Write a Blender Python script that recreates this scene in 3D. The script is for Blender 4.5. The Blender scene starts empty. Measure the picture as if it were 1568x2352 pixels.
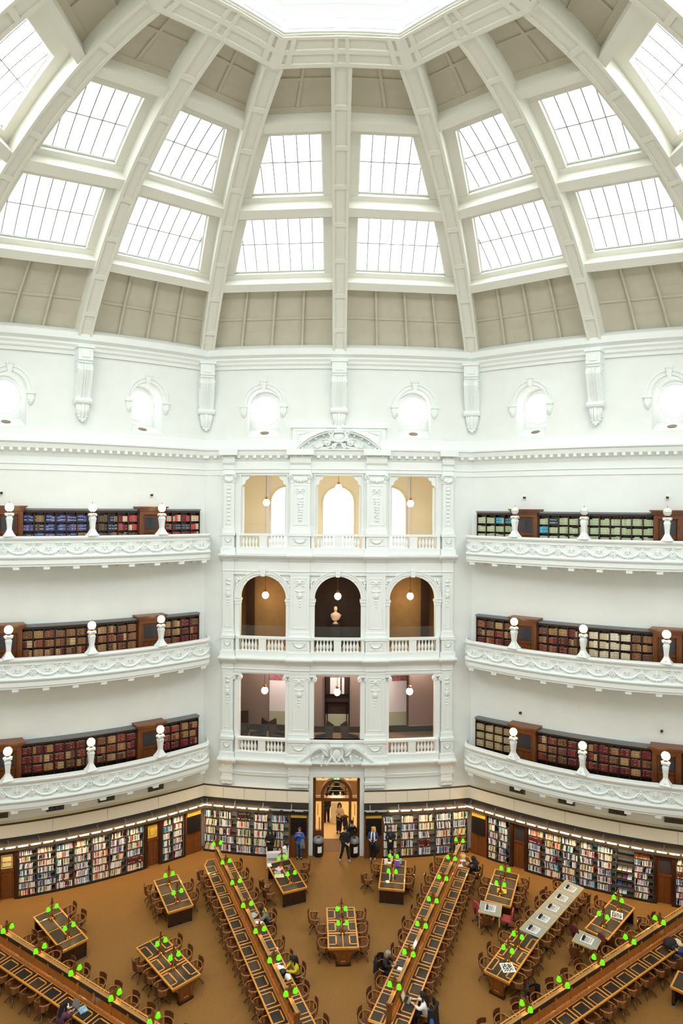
import bpy, bmesh, math, random
from mathutils import Vector, Matrix
PI=math.pi; sin=math.sin; cos=math.cos
rnd=random.Random(7)
scene=bpy.context.scene
COL=scene.collection
# ---------------------------------------------------------------- helpers
def lin(c):
    c=c/255.0
    return c/12.92 if c<=0.04045 else ((c+0.055)/1.055)**2.4
def rgb(r,g,b): return (lin(r),lin(g),lin(b),1.0)
MATS={}
def mat(name,col,rough=.6,metal=0.0,emit=0.0,noise=0.0,nscale=8.0,bump=0.0,coat=0.0,stretch=None,attr=None,spec=None):
    m=bpy.data.materials.new(name); m.use_nodes=True
    nt=m.node_tree; b=nt.nodes['Principled BSDF']
    c=rgb(*col)
    b.inputs['Base Color'].default_value=c
    b.inputs['Roughness'].default_value=rough
    b.inputs['Metallic'].default_value=metal
    if spec is not None: b.inputs['Specular IOR Level'].default_value=spec
    if coat: b.inputs['Coat Weight'].default_value=coat
    if emit:
        b.inputs['Emission Color'].default_value=c
        b.inputs['Emission Strength'].default_value=emit
    src=None
    if attr:
        a=nt.nodes.new('ShaderNodeAttribute'); a.attribute_name=attr
        nt.links.new(a.outputs['Color'],b.inputs['Base Color'])
    if noise or bump:
        t=nt.nodes.new('ShaderNodeTexCoord'); n=nt.nodes.new('ShaderNodeTexNoise')
        n.inputs['Scale'].default_value=nscale; n.inputs['Detail'].default_value=5
        if stretch:
            mp=nt.nodes.new('ShaderNodeMapping'); mp.inputs['Scale'].default_value=stretch
            nt.links.new(t.outputs['Object'],mp.inputs['Vector']); nt.links.new(mp.outputs['Vector'],n.inputs['Vector'])
        else: nt.links.new(t.outputs['Object'],n.inputs['Vector'])
        if noise and not attr:
            r=nt.nodes.new('ShaderNodeValToRGB')
            r.color_ramp.elements[0].position=.3; r.color_ramp.elements[1].position=.7
            r.color_ramp.elements[0].color=tuple(max(0,x*(1-noise)) for x in c[:3])+(1,)
            r.color_ramp.elements[1].color=tuple(min(1,x*(1+noise)) for x in c[:3])+(1,)
            nt.links.new(n.outputs['Fac'],r.inputs['Fac']); nt.links.new(r.outputs['Color'],b.inputs['Base Color'])
        if bump:
            bp=nt.nodes.new('ShaderNodeBump'); bp.inputs['Strength'].default_value=bump; bp.inputs['Distance'].default_value=.02
            nt.links.new(n.outputs['Fac'],bp.inputs['Height']); nt.links.new(bp.outputs['Normal'],b.inputs['Normal'])
    MATS[name]=m
    return m
def glow(name,col,strength):
    m=bpy.data.materials.new(name); m.use_nodes=True; nt=m.node_tree; nt.nodes.clear()
    e=nt.nodes.new('ShaderNodeEmission'); e.inputs['Color'].default_value=rgb(*col); e.inputs['Strength'].default_value=strength
    o=nt.nodes.new('ShaderNodeOutputMaterial'); nt.links.new(e.outputs[0],o.inputs['Surface'])
    MATS[name]=m; return m
class MB:
    def __init__(s): s.v=[]; s.f=[]; s.c=None; s.sm=False
    def add(s,vs,fs,col=None):
        n=len(s.v); s.v.extend(vs); s.f.extend([tuple(i+n for i in f) for f in fs])
        if col is not None:
            if s.c is None: s.c=[]
            s.c.extend([col]*len(fs))
        return s
    def box(s,x0,x1,y0,y1,z0,z1,M=None,col=None):
        vs=[(x,y,z) for z in (z0,z1) for y in (y0,y1) for x in (x0,x1)]
        if M is not None: vs=[M(*p) for p in vs]
        return s.add(vs,[(0,2,3,1),(4,5,7,6),(0,1,5,4),(2,6,7,3),(0,4,6,2),(1,3,7,5)],col)
    def tube(s,pts,r,n=8,M=None,cap=True,closed=False):
        pts=[Vector(p) for p in pts]; k=len(pts); rr=r if isinstance(r,(list,tuple)) else [r]*k
        rings=[]; up=None
        for i,p in enumerate(pts):
            a=pts[(i-1)%k] if (i>0 or closed) else p; b=pts[(i+1)%k] if (i<k-1 or closed) else p
            d=(b-a); d=d.normalized() if d.length>1e-9 else Vector((0,0,1))
            if up is None: up=Vector((0,0,1)) if abs(d.z)<.9 else Vector((1,0,0))
            x=d.cross(up)
            if x.length<1e-6: up=Vector((1,0,0)) if abs(d.x)<.9 else Vector((0,1,0)); x=d.cross(up)
            x.normalize(); y=x.cross(d).normalized(); up=y
            rings.append([p+x*cos(2*PI*j/n)*rr[i]+y*sin(2*PI*j/n)*rr[i] for j in range(n)])
        vs=[tuple(q) for R in rings for q in R]; fs=[]
        m=k if closed else k-1
        for i in range(m):
            for j in range(n):
                a=i*n+j; b=i*n+(j+1)%n; c=((i+1)%k)*n+(j+1)%n; d=((i+1)%k)*n+j
                fs.append((a,b,c,d))
        if cap and not closed: fs.append(tuple(range(n))[::-1]); fs.append(tuple((k-1)*n+j for j in range(n)))
        if M is not None: vs=[M(*p) for p in vs]
        return s.add(vs,fs)
    def lathe(s,prof,n=16,o=(0,0,0),M=None,sq=False,cap=True):
        # prof: (r,z) from bottom to top
        vs=[];fs=[]
        for r,z in prof:
            for j in range(n):
                a=2*PI*(j+(.5 if sq else 0))/n
                vs.append((o[0]+r*cos(a),o[1]+r*sin(a),o[2]+z))
        for i in range(len(prof)-1):
            for j in range(n):
                fs.append((i*n+j,i*n+(j+1)%n,(i+1)*n+(j+1)%n,(i+1)*n+j))
        if cap:
            fs.append(tuple(range(n))[::-1]); fs.append(tuple((len(prof)-1)*n+j for j in range(n)))
        if M is not None: vs=[M(*p) for p in vs]
        return s.add(vs,fs)
    def ball(s,o,rx,ry=None,rz=None,n=8,m=6,M=None):
        ry=ry or rx; rz=rz or rx
        vs=[(o[0],o[1],o[2]-rz)];fs=[]
        for i in range(1,m):
            t=-PI/2+PI*i/m
            for j in range(n):
                a=2*PI*j/n; vs.append((o[0]+rx*cos(t)*cos(a),o[1]+ry*cos(t)*sin(a),o[2]+rz*sin(t)))
        vs.append((o[0],o[1],o[2]+rz)); N=len(vs)-1
        for j in range(n): fs.append((0,1+(j+1)%n,1+j)); fs.append((N,N-n+j,N-n+(j+1)%n))
        for i in range(m-2):
            for j in range(n): fs.append((1+i*n+j,1+i*n+(j+1)%n,1+(i+1)*n+(j+1)%n,1+(i+1)*n+j))
        if M is not None: vs=[M(*p) for p in vs]
        return s.add(vs,fs)
    def mold(s,M,prof,us,caps=True,closed=True):
        # sweep a (w,z) profile along the u samples of a wall frame M(u,w,z); prof may be a function of u
        k=None;vs=[]
        for u in us:
            p=prof(u) if callable(prof) else prof
            k=len(p); vs.extend([M(u,w,z) for w,z in p])
        fs=[];e=k if closed else k-1
        for i in range(len(us)-1):
            for j in range(e):
                fs.append((i*k+j,i*k+(j+1)%k,(i+1)*k+(j+1)%k,(i+1)*k+j))
        if caps and closed: fs.append(tuple(range(k))[::-1]); fs.append(tuple((len(us)-1)*k+j for j in range(k)))
        return s.add(vs,fs)
    def wbox(s,M,u0,u1,w0,w1,z0,z1,du=1.0):
        n=max(1,int(math.ceil(abs(u1-u0)/du)))
        return s.mold(M,[(w0,z0),(w1,z0),(w1,z1),(w0,z1)],[u0+(u1-u0)*i/n for i in range(n+1)])
    def grid(s,F,us,vs_):
        base=[F(u,v) for u in us for v in vs_]; n=len(vs_); fs=[]
        for i in range(len(us)-1):
            for j in range(n-1): fs.append((i*n+j,(i+1)*n+j,(i+1)*n+j+1,i*n+j+1))
        return s.add(base,fs)
    def prism(s,M,poly,w0,w1):
        # polygon in (u,z), extruded along w
        k=len(poly); vs=[M(u,w0,z) for u,z in poly]+[M(u,w1,z) for u,z in poly]
        fs=[tuple(range(k)),tuple(range(k,2*k))[::-1]]+[(j,j+k,(j+1)%k+k,(j+1)%k) for j in range(k)]
        return s.add(vs,fs)
WORLD={}
def _mat4(o): return WORLD.get(o.name,Matrix())
def mesh_from(name,mb,m,smooth=None,fix=True,local=None):
    vs=mb.v
    if local is not None:
        inv=local.inverted(); vs=[tuple(inv@Vector(p)) for p in vs]
    me=bpy.data.meshes.new(name); me.from_pydata([tuple(p) for p in vs],[],mb.f)
    if mb.c is not None:
        ca=me.color_attributes.new('Col','FLOAT_COLOR','CORNER')
        buf=[]
        for f,c in zip(mb.f,mb.c): buf.extend(list(c)*len(f))
        ca.data.foreach_set('color',buf)
    if fix:
        bm=bmesh.new(); bm.from_mesh(me); bmesh.ops.recalc_face_normals(bm,faces=bm.faces[:]); bm.to_mesh(me); bm.free()
    if m is not None: me.materials.append(m if not isinstance(m,str) else MATS[m])
    if smooth is not None:
        me.polygons.foreach_set('use_smooth',[True]*len(me.polygons)); me.set_sharp_from_angle(angle=math.radians(smooth))
    return me
def obj(name,mb,m,parent=None,label=None,smooth=None,fix=True,world=False):
    """one mesh object; with a parent and world=True the vertices are given in world space"""
    loc=_mat4(parent) if (parent is not None and world) else None
    o=bpy.data.objects.new(name,mesh_from(name,mb,m,smooth,fix,loc)); COL.objects.link(o)
    if parent is not None: o.parent=parent; WORLD[o.name]=_mat4(parent).copy()
    if label: o['label']=label
    return o
def tag(o,label=None,cat=None,group=None,kind=None):
    if label: o['label']=label
    if cat: o['category']=cat
    if group: o['group']=group
    if kind: o['kind']=kind
    return o
def thing(name,label,cat,loc=(0,0,0),rz=0.0,group=None,kind=None):
    o=bpy.data.objects.new(name,None); COL.objects.link(o); o.empty_display_size=.2
    o.location=loc; o.rotation_euler=(0,0,rz)
    WORLD[o.name]=Matrix.Translation(Vector(loc))@Matrix.Rotation(rz,4,'Z')
    return tag(o,label,cat,group,kind)
def struct(name,mb,m,parent=None,smooth=None,world=False):
    o=obj(name,mb,m,parent,smooth=smooth,world=world)
    if parent is None: o['kind']='structure'
    return o
KIDS={}
def dup(root,loc,rz,label=None,group=None,kids=None):
    """a copy of a thing with copies of its parts and sub-parts"""
    r=root.copy(); COL.objects.link(r); r.location=loc; r.rotation_euler=(0,0,rz)
    WORLD[r.name]=Matrix.Translation(Vector(loc))@Matrix.Rotation(rz,4,'Z')
    if label: r['label']=label
    if group: r['group']=group
    if root.name not in KIDS: KIDS[root.name]=[(c,list(c.children)) for c in root.children]
    for ch,gs in KIDS[root.name]:
        c=ch.copy(); COL.objects.link(c); c.parent=r
        for g in gs:
            d=g.copy(); COL.objects.link(d); d.parent=c
    return r
def ordinal(n):
    W=['first','second','third','fourth','fifth','sixth','seventh','eighth','ninth','tenth','eleventh','twelfth','thirteenth','fourteenth','fifteenth','sixteenth','seventeenth','eighteenth','nineteenth','twentieth']
    if n<=20: return W[n-1]
    return 'twenty-'+W[n-21] if n<30 else 'thirtieth' if n==30 else 'thirty-'+W[n-31]
def lerp(a,b,t): return a+(b-a)*t
def frange(a,b,n): return [a+(b-a)*i/n for i in range(n+1)]
# ---------------------------------------------------------------- materials
mat('white_plaster',(231,235,233),.75,noise=.02,nscale=1.2)
mat('white_paint',(233,238,236),.55)
mat('dome_cream',(226,225,215),.7)
mat('dome_taupe',(200,194,177),.8,noise=.03,nscale=2)
mat('room_cream',(236,226,200),.8)
mat('room_brown',(140,106,62),.8,noise=.08,nscale=3)
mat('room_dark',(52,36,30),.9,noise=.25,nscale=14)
mat('room_mauve',(140,124,118),.85,noise=.05,nscale=6,stretch=(1,1,9))
mat('room_white',(225,222,232),.8)
mat('carpet',(138,95,38),.7,noise=.2,nscale=24,bump=.25)
mat('beige_floor',(212,182,136),.6)
mat('grey_mat',(120,95,75),.95)
mat('dark_wood',(50,25,12),.4,noise=.35,nscale=6,stretch=(6,6,.7),coat=.15)
mat('door_wood',(112,62,24),.4,noise=.3,nscale=5,stretch=(7,7,.7),coat=.2)
mat('oak_ridge',(166,98,32),.32,noise=.28,nscale=4,stretch=(5,5,1),coat=.35); mat('oak',(212,144,54),.3,noise=.2,nscale=4,stretch=(5,5,1),coat=.35)
mat('oak_dark',(118,66,24),.35,noise=.3,nscale=5,stretch=(5,5,1),coat=.3)
mat('chair_wood',(96,56,26),.36,noise=.25,nscale=9,stretch=(4,4,1),coat=.3)
mat('leather',(30,27,25),.45,noise=.2,nscale=30,bump=.12)
mat('black_metal',(22,22,24),.4,metal=.6)
mat('brass',(150,105,45),.3,metal=.9)
mat('steel',(170,172,175),.3,metal=.9)
mat('grey_metal',(140,140,140),.5,metal=.3)
mat('shelf_white',(238,237,230),.6)
mat('black_plastic',(24,22,22),.45)
mat('bulkhead',(44,34,24),.7); mat('shelf_board',(78,68,54),.6)
mat('dust_grey',(120,122,124),.8)
mat('cream_panel',(238,228,206),.7)
mat('sign_cream',(232,208,146),.6); mat('bar_white',(150,152,148),.5); mat('vent_brown',(126,114,92),.7)
mat('dark_line',(70,62,52),.8)
mat('blackboard_glass',(58,58,62),.25,spec=.6)
mat('books',(128,128,128),.6,attr='Col')
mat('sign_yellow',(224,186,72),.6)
mat('ink',(30,24,16),.7)
mat('paper',(244,244,240),.7)
mat('terracotta_marble',(232,196,168),.5)
glow('skylight_glass',(246,252,254),3.0); glow('boosted_glass',(247,251,250),8.5); glow('lantern_light',(240,250,248),2.6)
glow('round_window_glass',(255,252,246),2.2)
glow('arch_window_glass',(255,253,250),2.2)
glow('globe_lit',(255,226,168),5.0)
glow('tube_light',(255,214,148),70.0)
glow('tube_end',(200,196,185),.6)
glow('exit_green',(40,190,70),1.2)
glow('exit_white',(235,255,240),2.0)
mat('globe_off',(226,226,222),.25)
# ---------------------------------------------------------------- the plan of the room
HE=18.4                      # eye height above the reading-room floor
D0=33.3; DW=34.75; SW=7.195  # far wall distance, octagon across flats, half a side
YC=D0-DW/2
def plan(X,Y):
    """plan of the hall: eight walls that bow very gently outward"""
    r=math.hypot(X,Y)
    if r<1e-6: return (0.0,0.0)
    th=math.atan2(X,Y); a=abs(th); tc=math.radians(50)
    if a<=tc: return (r*th,r)
    t=(a-tc)/(PI-tc)
    a2=lerp(math.atan(tc),PI,t); k=lerp(math.sqrt(1+tc*tc),1.0,t)*r
    return (math.copysign(k*sin(a2),th),k*cos(a2))
def frame(az):
    n=(sin(az),cos(az)); t=(cos(az),-sin(az))
    def M(u,w,z):
        a=DW/2-w
        x,y=plan(a*n[0]+u*t[0],YC+a*n[1]+u*t[1])
        return (x,y,z)
    return M
CM=frame(0.0)
_L=frame(-PI/4); _R=frame(PI/4)
def LM(t,w,z): return _L(SW-t,w,z)      # t runs from the far corner towards the viewer
def RM(t,w,z): return _R(t-SW,w,z)
SIDES=(('left',LM),('right',RM))
# photo pixel on a horizontal plane -> point
FPX=1443.0; CX=777.0; YH=1166.0; RHO=.007
def at(x,y,z=0.0):
    dx,dy=x-CX,y-YH
    dx,dy=dx+RHO*dy,dy-RHO*dx
    d=FPX*(HE-z)/dy
    return Vector((dx*d/FPX,d,z))
# camera
cam=bpy.data.cameras.new('camera'); co=bpy.data.objects.new('camera',cam); COL.objects.link(co)
cam.sensor_fit='VERTICAL'; cam.sensor_height=36.0; cam.sensor_width=24.0
cam.lens=36.0*FPX/2352.0
cam.shift_x=(784-CX)/2352.0; cam.shift_y=(YH-1176)/2352.0
cam.clip_end=200; cam.clip_start=.05
co.matrix_world=Matrix.Translation((0,0,HE))@Matrix.Rotation(PI/2,4,'X')@Matrix.Rotation(RHO,4,'Z')
scene.camera=co
# ================================================================ floor and outer walls
mb=MB()
ring=[]
for j in range(8):
    az=j*PI/4
    for u in frange(-SW,SW,10)[:-1]:
        ring.append(frame(az)(u,-.35,0.0))
mb.add([(0,YC,0)]+ring,[(0,i+1,(i+1)%len(ring)+1) for i in range(len(ring))])
struct('floor',mb,'carpet')
TOPZ=26.1
def plain_wall(mb,M,u0,u1,z0,z1,w0=-.35,w1=0.0): mb.wbox(M,u0,u1,w0,w1,z0,z1,.9)
def niche_wall(mb,M,u0,u1,centres,z0,z1):
    """upper wall with arched niches (half width .87, arch springing 23.85, sill 22.16)"""
    hw=.87;zs=23.85;zb=22.16;dep=-1.0
    edges=[u0]
    for c in centres: edges+= [c-hw,c+hw]
    edges.append(u1)
    for i in range(0,len(edges),2): mb.wbox(M,edges[i],edges[i+1],dep,0,z0,z1,.9)
    for c in centres:
        mb.wbox(M,c-hw,c+hw,dep,0,z0,zb,.6)
        N=16
        us=[c-hw*cos(PI*i/N) for i in range(N+1)]; zz=[zs+hw*sin(PI*i/N) for i in range(N+1)]
        for i in range(N):
            mb.add([M(us[i],w,z) for w in (dep,0) for z in (zz[i],z1)]+[M(us[i+1],w,z) for w in (dep,0) for z in (zz[i+1],z1)],
                   [(2,3,7,6),(0,2,6,4),(0,4,5,1),(1,5,7,3)])
        mb.add([M(c+a,dep-.02,z) for a,z in ((-hw,zb),(hw,zb),(hw,zs+hw),(-hw,zs+hw))],[(0,1,2,3)])
        # sloping sill
        mb.prism(lambda u,w,z:M(c+w,u,z),[(dep,zb-.01),(0,zb-.01),(dep,zb+.5)],-hw,hw)
wins=[0]
def wname():
    wins[0]+=1; return 'window_%d'%wins[0]
def oculus(M,c):
    zc=23.68; r=.82
    t=thing(wname(),None,None,M(c,-.9,zc),kind='structure')
    m=MB(); N=32
    m.add([M(c,-.93,zc)]+[M(c+r*cos(2*PI*i/N),-.93,zc+r*sin(2*PI*i/N)) for i in range(N)],[(0,i+1,(i+1)%N+1) for i in range(N)])
    obj('pane',m,'round_window_glass',t,world=True,fix=False)
    m=MB(); m.tube([(c+r*cos(2*PI*i/N),-.9,zc+r*sin(2*PI*i/N)) for i in range(N)],.035,6,M,closed=True)
    for a,b in (((-.33,.33),(.33,.33)),((.33,.33),(.33,-.33)),((.33,-.33),(-.33,-.33)),((-.33,-.33),(-.33,.33))):
        m.tube([(c+a[0],-.91,zc+a[1]),(c+b[0],-.91,zc+b[1])],.008,4,M)
    obj('frame',m,'white_paint',t,world=True)
    # archivolt, keystone, imposts
    m=MB(); hw=.87; zs=23.85
    N=20
    for r0,r1,w in ((.9,1.1,.05),(1.1,1.2,.09)):
        for i in range(N):
            a,b=PI*i/N,PI*(i+1)/N
            m.prism(M,[(c+r0*cos(a),zs+r0*sin(a)),(c+r1*cos(a),zs+r1*sin(a)),(c+r1*cos(b),zs+r1*sin(b)),(c+r0*cos(b),zs+r0*sin(b))],0,w)
    for sgn in (-1,1):
        q=c+sgn*1.06
        m.wbox(M,q-.22,q+.22,0,.14,23.72,23.85); m.wbox(M,q-.16,q+.16,0,.1,23.45,23.72)
        m.lathe([(.02,-.3),(.1,-.22),(.15,-.1),(.15,0)],10,(q,0,23.45),M)
    m.prism(M,[(c-.1,24.7),(c+.1,24.7),(c+.17,25.1),(c-.17,25.1)],0,.16)
    for a in (-.13,0,.13): m.ball((c+a,.14,25.1),.08,.06,.09,M=M)
    obj('archivolt',m,'white_paint',t,world=True)
    # round vent in the sill
    zb=22.16
    m=MB(); N=20
    m.add([M(c+.24*cos(2*PI*i/N),-.5+.2*sin(2*PI*i/N),zb+.265-.1*sin(2*PI*i/N)) for i in range(N)],[tuple(range(N))])
    obj('round_vent',m,'vent_brown',t,world=True,fix=False)
# far wall -------------------------------------------------------
mw=MB()
niche_wall(mw,CM,-SW,SW,(-4.02,4.02),21.4,TOPZ)
OPEN=(-3.98,0.0,3.98); HW=1.23        # three bays
def storey(mb,z0,zb,zt,z1,arch=False,bays=OPEN):
    """masonry round three openings: zb sill, zt head"""
    w0,w1=-.45,0.0
    e=[-SW]
    for c in bays: e+=[c-HW,c+HW]
    e.append(SW)
    for i in range(0,len(e),2): mb.wbox(CM,e[i],e[i+1],w0,w1,z0,z1,.9)
    for c in bays:
        if zb>z0: mb.wbox(CM,c-HW,c+HW,w0,w1,z0,zb,.7)
        if not arch: mb.wbox(CM,c-HW,c+HW,w0,w1,zt,z1,.7)
        else:
            N=20; zs=zt-HW
            us=[c-HW*cos(PI*i/N) for i in range(N+1)]; zz=[zs+HW*sin(PI*i/N) for i in range(N+1)]
            for i in range(N):
                mb.add([CM(us[i],w,z) for w in (w0,w1) for z in (zz[i],z1)]+[CM(us[i+1],w,z) for w in (w0,w1) for z in (zz[i+1],z1)],
                       [(2,3,7,6),(0,2,6,4),(0,4,5,1),(1,5,7,3)])
storey(mw,15.9,15.95,20.2,21.4)
storey(mw,10.4,10.45,14.75,15.9,True)
storey(mw,4.95,5.0,9.56,10.4)
# ground storey with the doorway
mw.wbox(CM,-SW,-1.24,-.45,0,0,4.95,.9); mw.wbox(CM,1.24,SW,-.45,0,0,4.95,.9); mw.wbox(CM,-1.24,1.24,-.45,0,4.16,4.95,.7)
struct('wall_far',mw,'white_plaster')
for c in (-4.02,4.02): oculus(CM,c)
for sd,M in SIDES:
    m=MB(); niche_wall(m,M,0,2*SW,(3.55,10.85),21.4,TOPZ); plain_wall(m,M,0,2*SW,0,21.4)
    struct('wall_'+sd,m,'white_plaster')
    for c in (3.55,10.85): oculus(M,c)
for nm,az in (('right_side',PI/2),('left_side',-PI/2),('near_right',3*PI/4),('near_left',-3*PI/4),('near',PI)):
    m=MB(); plain_wall(m,frame(az),-SW,SW,0,TOPZ); struct('wall_'+nm,m,'white_plaster')
# ================================================================ dome
DU,DV,DR=3.533,17.726,16.024
C22=cos(PI/8); T22=math.tan(PI/8)
def prof(phi,q):
    a=math.radians(phi); return DU+(DR+q)*cos(a), DV+(DR+q)*sin(a)
def dome(az):
    n=(sin(az),cos(az)); t=(cos(az),-sin(az))
    def F(lat,phi,q):
        a,z=prof(phi,q); x,y=plan(a*n[0]+lat*t[0],YC+a*n[1]+lat*t[1]); return (x,y,z)
    return F
def rib(az,corner):
    n=(sin(az),cos(az)); t=(cos(az),-sin(az)); k=1/C22 if corner else 1.0
    def F(lat,phi,q):
        a,z=prof(phi,q); a*=k; x,y=plan(a*n[0]+lat*t[0],YC+a*n[1]+lat*t[1]); return (x,y,z)
    return F
trims=[0]
def tname():
    trims[0]+=1; return 'trim_%d'%trims[0]
PH0,PH1=31.0,82.3
QP=.65
def strip(m,F,l0,l1,p0,p1,q0,q1,n):
    """a solid between lat l0..l1 (may be functions of phi), phi p0..p1, depth q0 (room side) to q1"""
    L0=l0 if callable(l0) else (lambda p:l0); L1=l1 if callable(l1) else (lambda p:l1)
    vs=[];fs=[]
    ps=frange(p0,p1,n)
    for p in ps: vs+=[F(L0(p),p,q0),F(L1(p),p,q0),F(L1(p),p,q1),F(L0(p),p,q1)]
    for i in range(n):
        for j in range(4): fs.append((i*4+j,i*4+(j+1)%4,i*4+4+(j+1)%4,i*4+4+j))
    fs+=[(0,1,2,3),(n*4,n*4+1,n*4+2,n*4+3)]
    m.add(vs,fs)
for k in range(16):
    az=k*PI/8; F=rib(az,k%2==1)
    m=MB()
    strip(m,F,-.37,.37,PH0,PH1,.05,QP+.12,40)
    strip(m,F,-.37,-.24,PH0,PH1,0,.06,40); strip(m,F,.24,.37,PH0,PH1,0,.06,40)
    N=8
    for i in range(N+1):
        p=lerp(PH0,PH1,i/N); strip(m,F,-.25,.25,max(PH0,p-.34),min(PH1,p+.34),0,.06,1)
    struct(tname(),m,'dome_cream')
WIN=((47.1,56.5,8),(60.2,69.9,6))
panel=MB(); batten=MB(); beam=MB(); cream=MB()
for j in range(8):
    F=dome(j*PI/4)
    for sg in (-1,1):
        def A(p,q=QP): return prof(p,q)[0]
        G=lambda l,p,q,F=F,sg=sg: F(sg*l,p,q)
        inn=lambda p:.3
        out=lambda p:A(p)*T22-.3
        # taupe panels with battens
        for p0,p1,nc,nr in ((32.2,44.9,4,2),(73.2,82.3,2,2)):
            strip(panel,G,inn,out,p0,p1,QP,QP+.2,6)
            for i in range(1,nc):
                f=i/nc
                strip(batten,G,lambda p,f=f:lerp(.37,A(p)*T22-.37,f)-.055,lambda p,f=f:lerp(.37,A(p)*T22-.37,f)+.055,p0+1,p1,QP-.05,QP+.02,6)
            for i in range(1,nr):
                pm=lerp(p0+1,p1,i/nr); strip(batten,G,inn,out,pm-.2,pm+.2,QP-.05,QP+.02,1)
            strip(batten,G,inn,out,p0,p0+1.0,QP-.04,QP+.02,1)
        for p0,p1 in ((44.9,46.3),(57.9,59.4),(72.0,73.3)): strip(beam,G,inn,out,p0,p1,.1,QP+.1,2)
        for (w0,w1,nc),(z0,z1) in zip(WIN,((46.2,58.0),(59.3,72.1))):
            li=lambda p:.76
            lo=lambda p:A(p)*T22-.94
            QG=.95
            for a,b,p0,p1,n in ((inn,out,z0,w0,2),(inn,out,w1,z1,2),(inn,li,w0,w1,5),(lo,out,w0,w1,5)):
                strip(cream,G,a,b,p0,p1,QP,QG+.1,n)
            far=j in (0,1,7,2,6)
            t=thing(wname(),None,None,G(lerp(li(w0),lo(w0),.5),lerp(w0,w1,.5),QG),kind='structure')
            m=MB(); m.grid(lambda u,v:G(lerp(li(lerp(w0,w1,v)),lo(lerp(w0,w1,v)),u),lerp(w0,w1,v),QG),[0,.5,1],frange(0,1,3))
            obj('pane',m,'skylight_glass' if j in (0,1,7) else 'boosted_glass',t,world=True,fix=False)  # side and near skylights glow stronger, a boost added to brighten the hall
            if far:
                m=MB(); lw=lo(w0)
                for i in range(1,nc):
                    L=lerp(.76,lw,i/nc)
                    # bars stop where the slanting jamb cuts them
                    pe=w1
                    while pe>w0 and L>lo(pe): pe-=.1
                    if pe>w0+.3: strip(m,G,L-.02,L+.02,w0,pe,QG-.06,QG+.01,4)
                strip(m,G,li,lo,(w0+w1)/2-.055,(w0+w1)/2+.055,QG-.06,QG+.01,1)
                bars=m
                m=MB()
                strip(m,G,li,lambda p:.82,w0,w1,QG-.1,QG+.02,4); strip(m,G,lambda p:lo(p)-.06,lo,w0,w1,QG-.1,QG+.02,4)
                strip(m,G,li,lo,w0,w0+.22,QG-.1,QG+.02,1); strip(m,G,li,lo,w1-.22,w1,QG-.1,QG+.02,1)
                fr=obj('frame',m,'white_paint',t,world=True); obj('glazing_bars',bars,'bar_white',fr,world=True)
struct('ceiling',panel,'dome_taupe')
struct(tname(),batten,'dome_taupe'); struct(tname(),beam,'dome_cream'); struct(tname(),cream,'dome_cream')
# compression ring and lantern
m=MB()
for j in range(8):
    az=j*PI/4; n=(sin(az),cos(az)); t=(cos(az),-sin(az))
    def RG(u,a,z):
        l=u*a*T22; x,y=plan(a*n[0]+l*t[0],YC+a*n[1]+l*t[1]); return (x,y,z)
    pr=[(5.78,33.6),(5.6,33.64),(5.15,33.74),(4.75,33.83),(4.56,33.85),(4.56,34.1),(6.3,34.4)]
    m.mold(lambda u,w,z:RG(u,w,z),pr,frange(-1,1,4),caps=False)
    def band(u0,u1,f0,f1,h=.05):
        P=lambda f:(lerp(5.7,4.6,f),lerp(33.62,33.85,f))
        a0,z0=P(f0);a1,z1=P(f1)
        m.mold(RG,[(a0,z0-h),(a1,z1-h),(a1,z1+.05),(a0,z0+.05)],frange(u0,u1,2))
    for f0,f1 in ((0,.12),(.44,.58),(.92,1)): band(-1,1,f0,f1)
    for u0,u1 in ((-1,-.9),(-.84,-.76),(-.12,-.06),(.06,.12),(.76,.84),(.9,1)): band(u0,u1,0,1)
struct(tname(),m,'dome_cream')
m=MB(); m2=MB()
for j in range(8):
    az=j*PI/4; n=(sin(az),cos(az)); t=(cos(az),-sin(az))
    def RG(u,a,z):
        l=u*a*T22; x,y=plan(a*n[0]+l*t[0],YC+a*n[1]+l*t[1]); return (x,y,z)
    m.mold(RG,[(4.5,33.9),(4.5,34.3),(4.47,34.32),(4.47,34.36),(4.5,34.38),(4.5,34.75),(4.44,34.78),(4.44,34.9),(4.5,34.93),(4.5,36.0),(4.9,36.0),(4.9,33.9)],frange(-1,1,4),caps=False)
    for u0,u1 in ((-.93,-.12),(.12,.93)):
        m.mold(RG,[(4.5,34.0),(4.48,34.0),(4.48,34.24),(4.5,34.24)],frange(u0,u1,2))
    m2.mold(RG,[(4.55,36.0),(4.55,39.0)],frange(-1,1,2),caps=False,closed=False)
    m2.add([RG(-1,4.55,39.0),RG(1,4.55,39.0),RG(0,0.001,39.6)],[(0,1,2)])
struct(tname(),m,'white_paint')
t=thing(wname(),None,None,plan(0,YC)+(36.0,),kind='structure')
obj('lantern_glass',m2,'lantern_light',t,world=True,fix=False)
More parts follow.
